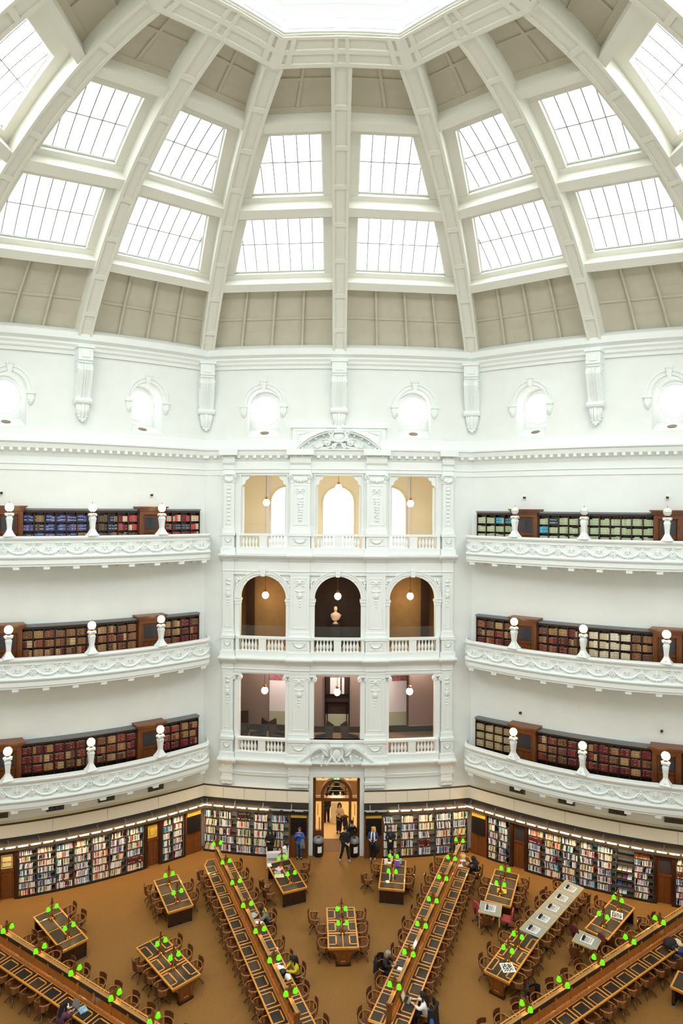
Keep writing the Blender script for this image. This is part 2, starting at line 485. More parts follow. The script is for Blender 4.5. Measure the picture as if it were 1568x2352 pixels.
# cornice under the dome, great entablature, corbels
for j in range(8):
    M=frame(j*PI/4); m=MB()
    us=frange(-SW-.02,SW+.02,16)
    m.mold(M,[(-.3,25.75),(.1,25.75),(.12,25.9),(.2,25.98),(.22,26.1),(.3,26.2),(.3,26.3),(.48,26.42),(.5,26.72),(.42,26.8),(.1,27.0),(-.3,27.0)],us)
    struct(tname(),m,'white_paint')
    if j not in (0,1,7,2,6): continue
    m=MB()
    m.mold(M,[(-.1,20.1),(.04,20.1),(.04,20.35),(.08,20.4),(.02,20.45),(.02,20.75),(.1,20.95),(.14,21.0),(.3,21.15),(.34,21.35),(.42,21.42),(.42,21.48),(.1,21.55),(.1,21.95),(.06,22.0),(-.1,22.0)],us)
    n=34
    for i in range(n):
        u=lerp(-SW+.2,SW-.2,i/(n-1)); m.wbox(M,u-.08,u+.08,.1,.3,21.0,21.14)
    struct(tname(),m,'white_paint')
def corbel(az,corner):
    n=(sin(az),cos(az)); t=(cos(az),-sin(az)); B=(DW/2)/(C22 if corner else 1.0)-(.0 if not corner else .05)
    def M(u,w,z):
        a=B-w; x,y=plan(a*n[0]+u*t[0],YC+a*n[1]+u*t[1]); return (x,y,z)
    m=MB(); h=.38; b=-.45 if corner else -.05
    m.wbox(M,-h,h,b,.62,25.42,26.1); m.wbox(M,-h-.06,h+.06,b,.7,26.0,26.12); m.wbox(M,-h+.02,h-.02,b,.55,25.3,25.44)
    m.wbox(M,-.2,.2,.6,.66,25.55,25.88)
    # scroll body with flutes
    pr=[(b,25.3),(.5,25.3),(.6,25.15),(.62,24.95),(.56,24.7),(.44,24.3),(.34,23.9),(.28,23.6),(b,23.6)]
    m.mold(M,pr,[-h,-h+.03,-.3])
    m.mold(M,pr,[.3,h-.03,h])
    m.mold(M,[(w-.025 if w>0 else w,z) for w,z in pr],[-.3,.3])
    for u in (-.13,0,.13):
        m.tube([(u,w-.005,z) for w,z in pr[1:-1]],.028,5,M)
    for sgn in (-1,1):   # volutes at the sides
        pts=[(sgn*(h+.02),.36+.2*(1-i/14)*cos(i*.8),24.98+.2*(1-i/14)*sin(i*.8)) for i in range(13)]
        m.tube(pts,.03,5,M)
        m.tube([(sgn*(h+.01),.4,24.7),(sgn*(h+.01),.3,24.3),(sgn*(h+.01),.2,23.8)],.04,5,M)
    m.tube([(-h-.06,.22,23.5),(h+.06,.22,23.5)],.16,10,M)
    # acanthus pendant
    for u0,dz,s in ((0,0,1.2),(-.18,.08,.9),(.18,.08,.9),(-.3,.2,.7),(.3,.2,.7)):
        pts=[(u0*(1-.3*f),.16-.06*f+.08*sin(f*3),23.4-(.85-dz)*f) for f in (0,.25,.5,.75,1)]
        m.tube(pts,[.1*s,.11*s,.1*s,.075*s,.06*s],7,M)
        m.ball((u0*.7,.2,23.4-(.85-dz)),.09*s,.07*s,.07*s,M=M)
    m.wbox(M,-.3,.3,b,.1,22.9,23.5)
    struct(tname(),m,'white_paint')
for k in range(-4,5): corbel(k*PI/8,k%2!=0)
# ================================================================ central facade
PIL=((-6.12,-5.55),(-2.52,-1.5),(1.5,2.52),(5.55,6.12))
UE=6.32
def swirl(m,M,u,z,w,r,turns=1.4,a0=0.0,d=1,tr=.03,n=14):
    pts=[(u+d*r*(1-.75*i/n)*cos(a0+turns*2*PI*i/n),w,z+r*(1-.75*i/n)*sin(a0+turns*2*PI*i/n)) for i in range(n+1)]
    m.tube(pts,[tr*(1-.4*i/n) for i in range(n+1)],5,M)
def bow(m,M,u,z,w,s):
    for d in (-1,1):
        m.tube([(u+d*s*x,w,z+s*y) for x,y in ((0,0),(.5,.45),(.95,.35),(.9,-.05),(.45,-.1),(0,0))],.03,5,M)
        m.tube([(u+d*s*x,w,z+s*y) for x,y in ((0,0),(.4,-.5),(.9,-.6),(.8,-.95))],.025,5,M)
    m.ball((u,w,z),.06,.05,.06,M=M)
def drop(m,M,u,z0,z1,w,s,n,rr):
    for i in range(n):
        z=lerp(z0,z1,i/max(1,n-1)); k=1-.35*i/n
        m.ball((u+rr.uniform(-.3,.3)*s,w,z),s*k*rr.uniform(.7,1.1),.05,s*k*.8,7,5,M)
        for d in (-1,1): m.ball((u+d*s*.9*k,w-.01,z+rr.uniform(-.3,.3)*s),s*.5*k,.04,s*.6*k,6,4,M)
def facade_storey(z0,zr,zt,zc,kind):
    """z0 plinth foot, zr hand rail, zt head of the openings, zc underside of the cornice over it"""
    rr=random.Random(int(z0*10)); m=MB(); orn=MB()
    for i,(a,b) in enumerate(PIL):
        c=(a+b)/2; wide=b-a>.8
        # die under the pilaster
        m.wbox(CM,a-.04,b+.04,-.02,.34,z0,zr-.08,.6); m.wbox(CM,a-.12,b+.12,-.02,.4,z0,z0+.34,.6); m.wbox(CM,a-.09,b+.09,-.02,.4,zr-.09,zr+.06,.6)
        for x0,x1,y0,y1 in ((a+.1,b-.1,zr-.22,zr-.2),(a+.1,b-.1,z0+.5,z0+.52),(a+.1,a+.12,z0+.5,zr-.2),(b-.12,b-.1,z0+.5,zr-.2)): m.wbox(CM,x0,x1,.3,.365,y0,y1)
        s=.26 if wide else .13
        orn.tube([(c+s*x,.37,z0+.7+.16*y) for x,y in ((-1,.8),(-.8,.1),(-.3,-.35),(.3,-.35),(.8,.1),(1,.8))],.045,6,CM)
        for d in (-1,1): swirl(orn,CM,c+d*s,z0+.84,.37,.07,1.0,0,d,.02,8)
        # shaft, base and framed panel
        m.wbox(CM,a,b,-.02,.2,zr,zt+.02,.6); m.wbox(CM,a-.05,b+.05,-.02,.26,zr,zr+.3,.6)
        p0,p1=a+.14,b-.14; q0,q1=zr+.5,zt-(.62 if kind==3 else .12)
        for x0,x1,y0,y1 in ((p0,p1,q1-.03,q1),(p0,p1,q0,q0+.03),(p0,p0+.03,q0,q1),(p1-.03,p1,q0,q1)): m.wbox(CM,x0,x1,.18,.225,y0,y1)
        if kind==3:   # capital and long hanging trophy
            m.wbox(CM,a-.08,b+.08,-.02,.3,zt-.08,zt+.02,.6); m.wbox(CM,a-.03,b+.03,-.02,.23,zt-.5,zt-.44,.6)
            for d in (-1,1): swirl(orn,CM,c+d*(b-a)/2,zt-.2,.27,.12,1.3,0,d,.04,10)
            for f in (-.6,-.3,0,.3,.6): orn.ball((c+f*(b-a)/2,.24,zt-.28-.1*(1-abs(f))),.1,.06,.14,7,5,CM)
            if wide: bow(orn,CM,c,q1-.3,.22,.24)
            drop(orn,CM,c,q1-(.7 if wide else .2),q1-1.85,.22,.13 if wide else .08,9,rr)
        else:
            if wide: bow(orn,CM,c,q1-.25,.22,.26)
            else: drop(orn,CM,c,q1-.15,q1-.35,.22,.12,2,rr)
            orn.tube([(c-.24 if wide else c-.1,.22,q1-.66),(c,.22,q1-.72),(c+.24 if wide else c+.1,.22,q1-.66)],.03,5,CM)
            orn.ball((c,.22,q1-.92),.14 if wide else .1,.06,.14,9,6,CM)
            for k in range(8): orn.ball((c+.13*cos(k*PI/4),.22,q1-.92+.13*sin(k*PI/4)),.05,.04,.05,6,4,CM)
            drop(orn,CM,c,q1-1.2,q1-1.5,.21,.055,3,rr)
    # wall strips between, moulded head and entablature
    m.mold(CM,[(-.02,zt+.02),(.12,zt+.02),(.12,zt+.18),(.17,zt+.22),(.13,zt+.26),(.13,zc-.12),(.22,zc),(-.02,zc)],frange(-UE+.15,UE-.15,14))
    for a,b in PIL: m.mold(CM,[(0,zt+.02),(.21,zt+.02),(.21,zt+.18),(.27,zt+.22),(.23,zt+.26),(.23,zc-.12),(.34,zc),(0,zc)],frange(a-.02,b+.02,2))
    struct(tname(),m,'white_paint'); struct(tname(),orn,'white_paint',smooth=60)
facade_storey(15.9,16.97,20.2,20.95,3)
facade_storey(10.4,11.5,14.78,15.6,2)
facade_storey(5.0,6.12,9.56,10.14,1)
for z,kind in ((15.6,2),(10.13,2),(4.75,1)):          # string cornices
    m=MB()
    pr=[(-.02,z),(.2,z),(.3,z+.12),(.44,z+.16),(.5,z+.24),(.5,z+.3),(.1,z+.32),(-.02,z+.32)]
    m.mold(CM,pr,frange(-UE+.1,UE-.1,14))
    for a,b in PIL: m.mold(CM,[(w+.12 if w>.05 else w,zz) for w,zz in pr],frange(a-.2,b+.2,3))
    struct(tname(),m,'white_paint')
# middle storey archivolts, imposts and spandrel leaves
m=MB(); orn=MB()
for c in OPEN:
    zs=14.75-HW; N=22
    for r0,r1,w in ((HW,HW+.14,.07),(HW+.14,HW+.27,.11),(HW+.27,HW+.33,.15)):
        for i in range(N):
            a,b=PI*i/N,PI*(i+1)/N
            m.prism(CM,[(c+r0*cos(a),zs+r0*sin(a)),(c+r1*cos(a),zs+r1*sin(a)),(c+r1*cos(b),zs+r1*sin(b)),(c+r0*cos(b),zs+r0*sin(b))],-.02,w)
    m.prism(CM,[(c-.1,14.72),(c+.1,14.72),(c+.16,15.12),(c-.16,15.12)],0,.22)
    for d in (-1,1):
        m.wbox(CM,c+d*(HW-.06),c+d*(HW+.33),-.45,.13,13.38,13.5); m.wbox(CM,c+d*(HW-.02),c+d*(HW+.3),-.45,.1,13.2,13.38); m.wbox(CM,c+d*HW,c+d*(HW+.28),-.02,.07,11.5,13.2)
        for k in range(4): orn.ball((c+d*(1.36-k*.17),.06,14.52-.02*k+.04*(k%2)),.1-.012*k,.05,.09,7,5,CM)
        for k in range(4): orn.ball((c+d*(1.42-.01*k),.06,14.4-k*.16),.08-.01*k,.05,.09,7,5,CM)
        swirl(orn,CM,c+d*1.25,14.4,.06,.12,1.2,0,d,.025,9)
struct(tname(),m,'white_paint'); struct(tname(),orn,'white_paint',smooth=60)
# top storey brackets in the heads
m=MB()
for c in OPEN:
    for d in (-1,1):
        P=[(c+d*HW,20.2),(c+d*(HW-.62),20.2),(c+d*(HW-.56),20.08),(c+d*(HW-.42),20.05),(c+d*(HW-.36),19.9),(c+d*(HW-.22),19.84),(c+d*(HW-.18),19.66),(c+d*(HW-.06),19.58),(c+d*HW,19.4)]
        m.prism(CM,P,-.34,-.05)
        m.wbox(CM,c+d*HW,c+d*(HW+.06),-.3,.06,16.97,20.22)
    m.wbox(CM,c-HW-.06,c+HW+.06,0,.06,20.16,20.24)
    for d in (-1,1): m.wbox(CM,c+d*(HW-.12),c+d*HW,-.44,-.2,16.97,19.5)
struct(tname(),m,'white_paint')
# lowest storey Ionic jamb pilasters
m=MB()
for c in OPEN:
    for d in (-1,1):
        u=c+d*(HW+.13)
        m.wbox(CM,u-.13,u+.13,-.4,.12,6.15,9.2); m.wbox(CM,u-.22,u+.22,-.4,.17,9.42,9.56)
        for e in (-1,1): m.tube([(u+e*.17,-.1,9.3),(u+e*.17,.2,9.3)],.12,10,CM); swirl(m,CM,u+e*.17,9.3,.21,.1,1.4,0,e,.02,10)
    m.wbox(CM,c-HW,c+HW,-.4,.04,9.5,9.58)
struct(tname(),m,'white_paint',smooth=40)
# balustrades
BAL=[(.035,0),(.075,0),(.075,.04),(.045,.06),(.04,.1),(.07,.2),(.085,.28),(.07,.36),(.04,.48),(.035,.54),(.06,.57),(.07,.6),(.07,.64)]
LVN={3:'top',2:'middle',1:'lowest'}
def balustrade(c,z0,zr,lv,where):
    t=thing('balustrade','white balustrade below the %s opening of the %s storey of the facade'%(where,LVN[lv]),'balustrade',CM(c,.1,z0),group='facade balustrades')
    m=MB(); m.wbox(CM,c-HW-.2,c+HW+.2,0,.26,zr-.09,zr+.02,.6); obj('hand_rail',m,'white_paint',t,world=True)
    m=MB(); m.wbox(CM,c-HW-.2,c+HW+.2,0,.3,z0,z0+.34,.6); obj('plinth',m,'white_paint',t,world=True)
    m=MB(); m.wbox(CM,c-.2,c+.2,.02,.24,z0+.34,zr-.09); obj('die',m,'white_paint',t,world=True)
    for d in (-1,1): m=MB(); m.wbox(CM,c+d*(HW+.02),c+d*(HW+.2),.02,.24,z0+.34,zr-.09); obj('end_die',m,'white_paint',t,world=True)
    k=(zr-.09-z0-.34)/.64
    for d in (-1,1):
        for i in range(5):
            x,y,_=CM(c+d*(.3+.177*i+.05),.13,0)
            m=MB(); m.lathe([(r,z*k) for r,z in BAL],10,(x,y,z0+.34)); obj('baluster',m,'white_paint',t,world=True,smooth=50)
for lv,z0,zr in ((3,15.92,16.97),(2,10.44,11.5),(1,5.06,6.12)):
    for c,wh in zip(OPEN,('left','middle','right')):
        if lv==1 and wh=='middle': continue
        balustrade(c,z0,zr,lv,wh)
# lower broken pediment over the doorway
m=MB()
m.wbox(CM,-HW-.3,HW+.3,0,.2,5.05,6.16,.5); m.wbox(CM,-HW-.3,HW+.3,0,.3,6.04,6.16,.5)
sw=[(2.45,5.02),(2.1,5.1),(1.75,5.28),(1.4,5.55),(1.15,5.76),(.92,5.87),(.7,5.86),(.52,5.74),(.44,5.58)]
for d in (-1,1):
    SW2=[]
    for i in range(len(sw)-1):
        p0,p1,p2,p3=[Vector(sw[max(0,min(len(sw)-1,i+k))]) for k in (-1,0,1,2)]
        for f in (0,.25,.5,.75): SW2.append(tuple(.5*((2*p1)+(p2-p0)*f+(2*p0-5*p1+4*p2-p3)*f*f+(3*p1-p0-3*p2+p3)*f**3)))
    SW2.append(sw[-1])
    for off,th,w in ((0,.1,.52),(-.13,.1,.42),(-.25,.06,.34)):
        for (a,b),(e,g) in zip(SW2[:-1],SW2[1:]):
            q=[(d*a,b+off),(d*e,g+off),(d*e,g+off-th),(d*a,b+off-th)]
            m.prism(CM,q,0,w)
    m.tube([(d*.62+.19*(1-.7*i/16)*cos(i*.62)*d,.46,5.56+.19*(1-.7*i/16)*sin(i*.62+1.2)) for i in range(17)],.05,6,CM)
    m.lathe([(.17,0),(.17,.35)],12,(0,0,0),lambda x,y,z:CM(d*.62+x,z+.05,5.56+y))
    for k in range(5): m.ball((d*(.72+.02*k),.42,5.35-k*.11),.09-.006*k,.08,.1,7,5,CM)
    m.tube([(d*(.66-.14*f),.42,5.15-.22*sin(f*PI/2)) for f in (0,.3,.6,1,1.5,2,3,4)],.07,6,CM)
    for k in range(4): m.ball((d*(1.05+.22*k),.3,5.3-.07*k),.1-.015*k,.05,.08-.01*k,7,5,CM)
m.ball((0,.36,5.46),.24,.1,.3,14,10,CM)
m.tube([(.3*cos(a),.36,5.46+.37*sin(a)) for a in frange(0,2*PI,20)],.06,6,CM)
m.wbox(CM,-.34,.34,.2,.5,5.86,5.94); m.wbox(CM,-.26,.26,.2,.42,5.74,5.86)
for d in (-1,1): swirl(m,CM,d*.26,5.8,.44,.1,1.2,0,d,.03,9)
struct(tname(),m,'white_paint',smooth=50)
# upper segmental pediment
m=MB()
m.wbox(CM,-2.45,2.45,0,.16,21.45,22.62,.8); m.wbox(CM,-2.55,2.55,0,.24,22.6,22.72,.8)
ch,rise=2.38,1.12; R=(ch*ch+rise*rise)/(2*rise); zc_=21.46+rise-R
def ar(a0,a1,r0,r1,w,n=8):
    for i in range(n):
        a,b=lerp(a0,a1,i/n),lerp(a0,a1,(i+1)/n)
        m.prism(CM,[(r0*sin(a),zc_+r0*cos(a)),(r1*sin(a),zc_+r1*cos(a)),(r1*sin(b),zc_+r1*cos(b)),(r0*sin(b),zc_+r0*cos(b))],.1,w)
am=math.asin(ch/R); a1=math.asin(.64/R)
for d in (-1,1):
    ar(d*a1,d*am,R-.12,R,.55); ar(d*a1,d*am,R-.22,R-.12,.45); ar(d*a1*1.1,d*am*.93,R-.5,R-.46,.2)
    for k in range(4):
        a=d*lerp(a1*1.4,am*.86,k/3); m.wbox(CM,(R-.28)*sin(a)-.05,(R-.28)*sin(a)+.05,.12,.4,zc_+(R-.28)*cos(a)-.05,zc_+(R-.28)*cos(a)+.03)
    for k in range(5): m.ball((d*(2.1-.13*k),.18,22.3+.02*k),.11-.015*k,.05,.1-.01*k,7,5,CM)
    for k in range(3): m.ball((d*(2.15-.02*k),.18,22.15-.12*k),.08,.05,.08,7,5,CM)
    m.wbox(CM,d*1.15,d*2.3,.14,.19,22.44,22.48); m.wbox(CM,d*2.28,d*2.32,.14,.19,21.98,22.48)
    for u,z,r,dd in ((.42,22.3,.16,1),(.36,22.0,.14,-1),(.62,21.8,.2,1),(.95,21.68,.15,-1),(1.15,21.62,.12,1),(.3,21.6,.13,1)):
        swirl(m,CM,d*u,z,.4,r,1.5,PI/3,d*dd,.055,12)
    for k in range(9): m.ball((d*(.35+.1*k),.36,21.95-.045*k+.06*sin(k*2)),.09,.09,.08,7,5,CM)
    m.tube([(d*x,.36,z) for x,z in ((.2,21.75),(.35,21.6),(.7,21.52),(1.1,21.55),(1.3,21.75))],.06,6,CM)
m.ball((0,.3,22.12),.34,.12,.22,14,8,CM)
for k in range(13):
    a=PI+PI*k/12; m.ball((.4*cos(a),.4,22.14+.28*sin(a)),.085,.07,.085,7,5,CM)
m.wbox(CM,-.3,.3,.2,.5,22.44,22.52); 
for k in range(5): m.ball((-.2+.1*k,.45,22.38),.08,.06,.1,7,5,CM)
for k in range(7):
    a=PI*k/6; m.ball((.2*cos(a),.36,21.62+.2*sin(a)),.08,.06,.08,7,5,CM)
struct(tname(),m,'white_paint',smooth=50)
# small finials on the attic and frieze consoles
m=MB()
for c in (-5.83,5.83):
    m.wbox(CM,c-.3,c+.3,0,.12,21.5,21.9); m.wbox(CM,c-.18,c+.18,0,.1,21.9,22.1); m.lathe([(.18,0),(.18,.1)],14,(0,0,0),lambda x,y,z:CM(c+x,z,22.14+y))
    swirl(m,CM,c,22.14,.1,.13,1.3,0,1,.02,9)
for a,b in PIL:
    c=(a+b)/2; h=(b-a)/2+.04
    m.mold(CM,[(0,20.55),(.2,20.55),(.22,20.62),(.32,20.75),(.34,20.9),(.28,21.0),(.3,21.1),(0,21.1)],[c-h,c+h])
    m.wbox(CM,c-h-.16,c+h+.16,.1,.56,21.15,21.46)
    # low consoles over the ground floor
    m.wbox(CM,c-h,c+h,0,.3,4.25,4.76); m.wbox(CM,c-h+.04,c+h-.04,0,.26,3.95,4.25); m.wbox(CM,c-h,c+h,0,.3,3.82,3.95); m.wbox(CM,c-h+.03,c+h-.03,0,.24,3.6,3.82)
    for d in (-1,1): m.ball((c+d*(h-.1),.3,4.6),.08,.04,.07,M=CM)
    for k in range(7): m.ball((lerp(c-h+.08,c+h-.08,k/6),.22,3.66),.06,.05,.07,7,5,CM)
m.mold(CM,[(0,4.1),(.08,4.1),(.08,4.22),(.12,4.26),(.06,4.3),(.06,4.75),(0,4.75)],frange(-UE,UE,14))
struct(tname(),m,'white_paint')
m=MB()
for d in (-1,1): m.wbox(CM,d*1.24,d*1.46,-.45,.12,0,4.3)
m.wbox(CM,-1.46,1.46,-.45,.12,4.16,4.35)
struct(tname(),m,'white_paint')
# ================================================================ rooms behind the openings
def room(nm,z0,z1,wd,mw,mf,u0=-6.6,u1=6.6):
    m=MB(); m.wbox(CM,u0,u1,-wd-.1,-wd,z0,z1,.9); m.wbox(CM,u0-.1,u0,-wd,-.45,z0,z1); m.wbox(CM,u1,u1+.1,-wd,-.45,z0,z1); m.wbox(CM,u0,u1,-wd,-.45,z1,z1+.1,.9)
    struct('wall_'+nm,m,mw); m=MB(); m.wbox(CM,u0,u1,-wd,-.2,z0-.12,z0,.9); struct('floor_'+nm,m,mf)
room('top_room',15.95,21.2,4.0,'room_cream','beige_floor')
room('middle_room',10.45,15.7,2.6,'room_brown','beige_floor')
room('lower_room',5.0,10.2,4.2,'room_mauve','grey_mat')
for c in (-3.08,0,3.08):
    t=thing(wname(),None,None,CM(c,-3.97,17.5),kind='structure'); N=16; zs=18.7; h=.93
    P=[(c-h,15.97),(c+h,15.97)]+[(c+h*cos(PI*i/N),zs+h*sin(PI*i/N)) for i in range(N+1)]
    m=MB(); m.add([CM(u,-3.96,z) for u,z in P],[tuple(range(len(P)))]); obj('pane',m,'arch_window_glass',t,world=True,fix=False)
    m=MB(); m.tube([(u,-3.95,z) for u,z in P],.05,6,CM,closed=True); obj('frame',m,'room_cream',t,world=True)
m=MB()
for u in (-4.2,-1.95,1.95,4.2): m.wbox(CM,u-.08,u+.08,-4.0,-3.9,15.95,21.2)
struct(tname(),m,'room_white')
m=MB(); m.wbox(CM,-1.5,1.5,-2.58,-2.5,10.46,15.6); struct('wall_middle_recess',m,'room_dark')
m=MB()
for d in (-1,1): m.wbox(CM,d*4.75,d*5.2,-2.5,-2.3,10.46,15.6)
struct(tname(),m,'dark_wood')
# lower room: openings in its back wall onto lighter rooms
def slab(nm,u0,u1,z0,z1,w,ma,th=.02):
    m=MB(); m.wbox(CM,u0,u1,w,w+th,z0,z1); return struct(nm,m,ma)
slab('wall_left_recess',-4.05,-2.6,5.4,8.05,-4.18,'room_white'); slab('wall_right_recess',2.6,4.15,5.4,8.05,-4.18,'room_white')
slab('wall_middle_opening',-.72,.72,5.4,8.3,-4.18,'room_dark'); slab(tname(),-.42,.42,7.3,8.28,-4.15,'room_white')
mat('mauve_frieze',(150,96,104),.8,noise=.4,nscale=5); mat('green_floor',(176,182,158),.7)
slab(tname(),-4.05,-2.6,8.05,8.6,-4.16,'mauve_frieze'); slab(tname(),2.6,4.15,8.05,8.6,-4.16,'mauve_frieze')
slab(tname(),-4.05,-2.6,5.4,6.2,-4.15,'green_floor'); slab(tname(),2.6,4.15,5.4,6.2,-4.15,'green_floor')
m=MB()
for u0,u1,z0,z1 in ((-.72,.72,7.2,7.3),(-.72,.72,6.75,6.82),(-.6,-.55,5.4,6.75),(.55,.6,5.4,6.75),(-.74,-.68,5.4,8.32),(.68,.74,5.4,8.32),(.2,.26,7.3,8.28)): m.wbox(CM,u0,u1,-4.14,-4.08,z0,z1)
struct(tname(),m,'black_metal')
slab(tname(),-.7,.7,5.4,6.1,-4.15,'green_floor')
m=MB(); m.wbox(CM,-6.5,6.5,-4.17,-4.12,5.0,5.35,.9); struct('baseboard_lower_room',m,'dark_wood')
m=MB(); m.wbox(CM,4.2,5.9,-3.4,-3.3,5.6,10.0); struct(tname(),m,'room_mauve')
# room lights: downlights, pendant globe light, and added fill points in the top room
def point(nm,loc,e,col,r=.15):
    l=bpy.data.lights.new(nm,'POINT'); l.energy=e; l.color=col; l.shadow_soft_size=r
    o=bpy.data.objects.new(nm,l); o.location=loc; COL.objects.link(o); return o
for c in OPEN: point('lower_room_downlight',CM(c+.6,-3.0,9.7),190 if c<3 else 260,(1,.82,.66)); point('top_room_fill',CM(c,-1.6,18.3),20,(1,.95,.86),.2)
for c in OPEN: point('middle_room_lamp',CM(c,-1.4,13.2),45 if c else 12,(1,.78,.5),.2)
# pendant globes in each opening
def pendant(c,zt,zg,w,lit,label):
    t=thing('pendant_globe_lamp',label,'pendant lamp',CM(c,w,zg),group='pendant lamps of the facade')
    m=MB(); m.ball((0,0,0),.19,.19,.2,16,12); obj('globe',m,'globe_lit',t,smooth=80,label='glowing white glass globe')
    m=MB(); m.lathe([(.012,.27),(.012,zt-zg)],6); obj('rod',m,'brass',t)
    m=MB(); m.lathe([(.05,.18),(.09,.21),(.05,.24),(.11,.3),(.02,.33)],12); m.lathe([(.005,-.27),(.02,-.22),(.012,-.19)],8); m.lathe([(.02,zt-zg-.2),(.09,zt-zg-.05),(.09,zt-zg)],10); obj('fitting',m,'brass',t,smooth=50)
for c,wh in zip(OPEN,('left','middle','right')):
    pendant(c,21.2,18.65 if wh!='middle' else 19.5,-1.3,True,'lit globe pendant hanging in the %s opening of the top storey'%wh)
    pendant(c,15.7,13.55,-1.1,True,'lit globe pendant hanging in the %s arch of the middle storey'%wh)
    pendant(c,10.2,8.3,-1.1,True,'lit globe pendant hanging in the %s opening of the lowest storey'%wh)
# glass screens behind the balustrades
mat('screen_glass',(200,220,212),.05)
MATS['screen_glass'].node_tree.nodes['Principled BSDF'].inputs['Alpha'].default_value=.03
for lv,zb in (('middle',11.35),('top',16.8),('lowest',6.0)):
    for c,wh in zip(OPEN,('left','middle','right')):
        m=MB(); m.wbox(CM,c-HW,c+HW,-.62,-.6,zb-.4,zb+.62)
        tag(obj('glass_screen',m,'screen_glass'),'low clear glass screen behind the %s opening of the %s storey'%(wh,lv),'glass screen','facade glass screens')
# marble bust
t=thing('portrait_bust','pale marble bust with draped shoulders in the dark middle arch','bust',CM(-.12,-1.9,11.9))
BS=.64
def bsc(m):
    m.v=[(x*BS,y*BS,z*BS) for x,y,z in m.v]; return m
m=MB(); m.lathe([(.24,0),(.24,.06),(.2,.1),(.13,.16),(.12,.2),(.17,.26)],16); obj('socle',bsc(m),'terracotta_marble',t,smooth=40)
m=MB()
m.v=[];m.f=[]
secs=[(.2,.18,.27),(.3,.22,.34),(.36,.25,.46),(.42,.27,.6),(.44,.27,.74),(.4,.24,.86),(.26,.18,.95),(.13,.13,1.0),(.11,.115,1.06),(.12,.13,1.11),(.145,.175,1.19),(.16,.19,1.29),(.155,.185,1.4),(.11,.13,1.48),(.03,.04,1.52)]
n=18
for rx,ry,z in secs:
    for j in range(n):
        a=2*PI*j/n; nose=.05 if (z>1.15 and z<1.3 and j==int(n*.75)) else 0
        m.v.append((rx*cos(a),(ry*.8+nose)*sin(a),z))
for i in range(len(secs)-1):
    for j in range(n): m.f.append((i*n+j,i*n+(j+1)%n,(i+1)*n+(j+1)%n,(i+1)*n+j))
m.f.append(tuple(range(n))[::-1]); m.f.append(tuple((len(secs)-1)*n+j for j in range(n)))
obj('head_and_shoulders',bsc(m),'terracotta_marble',t,smooth=60)
m=MB()
for k in range(5): m.tube([(.5-.03*k,-.1,.78-.07*k),(.2,-.25,.62-.06*k),(-.1,-.26,.46-.03*k),(-.3,-.2,.4)],.025,5)
obj('drapery',bsc(m),'terracotta_marble',t,smooth=60)
t=thing('bust_pedestal','dark square pedestal carrying the marble bust in the middle arch','pedestal',CM(-.12,-1.9,10.46))
m=MB(); m.lathe([(.4,0),(.4,.15),(.33,.2),(.3,1.3),(.36,1.36),(.36,1.44)],4,sq=True); obj('shaft',m,'room_dark',t)
# lounge chairs in the lower room
def lounge(u,w,rz,label):
    t=thing('lounge_chair',label,'chair',CM(u,w,5.0),rz,'lounge chairs in the lower facade room')
    m=MB(); m.box(-.33,.33,-.33,.33,.3,.48); obj('seat',m,'room_dark',t)
    m=MB(); m.mold(lambda a,b,c:(a,b,c),[(.25,.4),(.36,.4),(.46,1.35),(.36,1.37)],[-.36,-.3,.3,.36]); obj('backrest',m,'room_dark',t)
    for sx in (-1,1):
        m=MB(); m.box(sx*.34-.05,sx*.34+.05,-.33,.35,.3,.66); obj('arm',m,'room_dark',t)
        for sy in (-1,1): m=MB(); m.lathe([(.02,0),(.03,.3)],8,(sx*.27,sy*.27,0)); obj('leg',m,'black_metal',t)
lounge(-4.45,-1.9,-1.1,'leftmost dark lounge chair behind the left opening of the lowest storey')
lounge(-3.3,-1.9,1.1,'dark lounge chair behind the left opening, nearer the middle opening')
lounge(-.75,-1.7,-1.1,'left dark lounge chair behind the middle opening of the lowest storey')
lounge(.75,-1.7,1.1,'right dark lounge chair behind the middle opening of the lowest storey')
lounge(-5.5,-3.0,.2,'dark lounge chair furthest back in the left opening')
# ================================================================ entrance vestibule
m=MB()
m.wbox(CM,-2.6,2.6,-7.1,-7,0,5); m.wbox(CM,-2.7,-2.6,-7,-.45,0,5); m.wbox(CM,2.6,2.7,-7,-.45,0,5); m.wbox(CM,-2.6,2.6,-7,-.45,4.7,4.8)
struct('wall_vestibule',m,'room_cream')
m=MB(); m.wbox(CM,-2.6,2.6,-7,-1.6,-.1,.004); struct('floor_vestibule',m,'beige_floor')
m=MB(); m.wbox(CM,-1.3,1.3,-1.6,-.35,-.1,.012); struct('floor_mat',m,'grey_mat')
m=MB(); m.wbox(CM,-2.6,2.6,-6.98,-6.9,0,.9); struct('baseboard_vestibule',m,'grey_mat')
point('vestibule_lamp',CM(0,-3.6,4.2),150,(1,.8,.55)); point('vestibule_rear_lamp',CM(0,-6,3.2),60,(1,.8,.55))
t=thing('door_1',None,None,CM(0,-.3,0),kind='structure')
m=MB()
for d in (-1,1):
    m.wbox(CM,d*1.1,d*1.23,-.42,-.18,0,4.16); m.wbox(CM,d*.66,d*.8,-.42,-.18,0,2.9)
m.wbox(CM,-1.23,1.23,-.42,-.16,2.75,2.93); m.wbox(CM,-1.23,1.23,-.4,-.2,4.08,4.16)
for d in (-1,1): m.wbox(CM,d*.66,d*.78,-.4,-.2,3.95,4.16)
obj('door_frame',m,'door_wood',t,world=True)
m=MB(); N=18
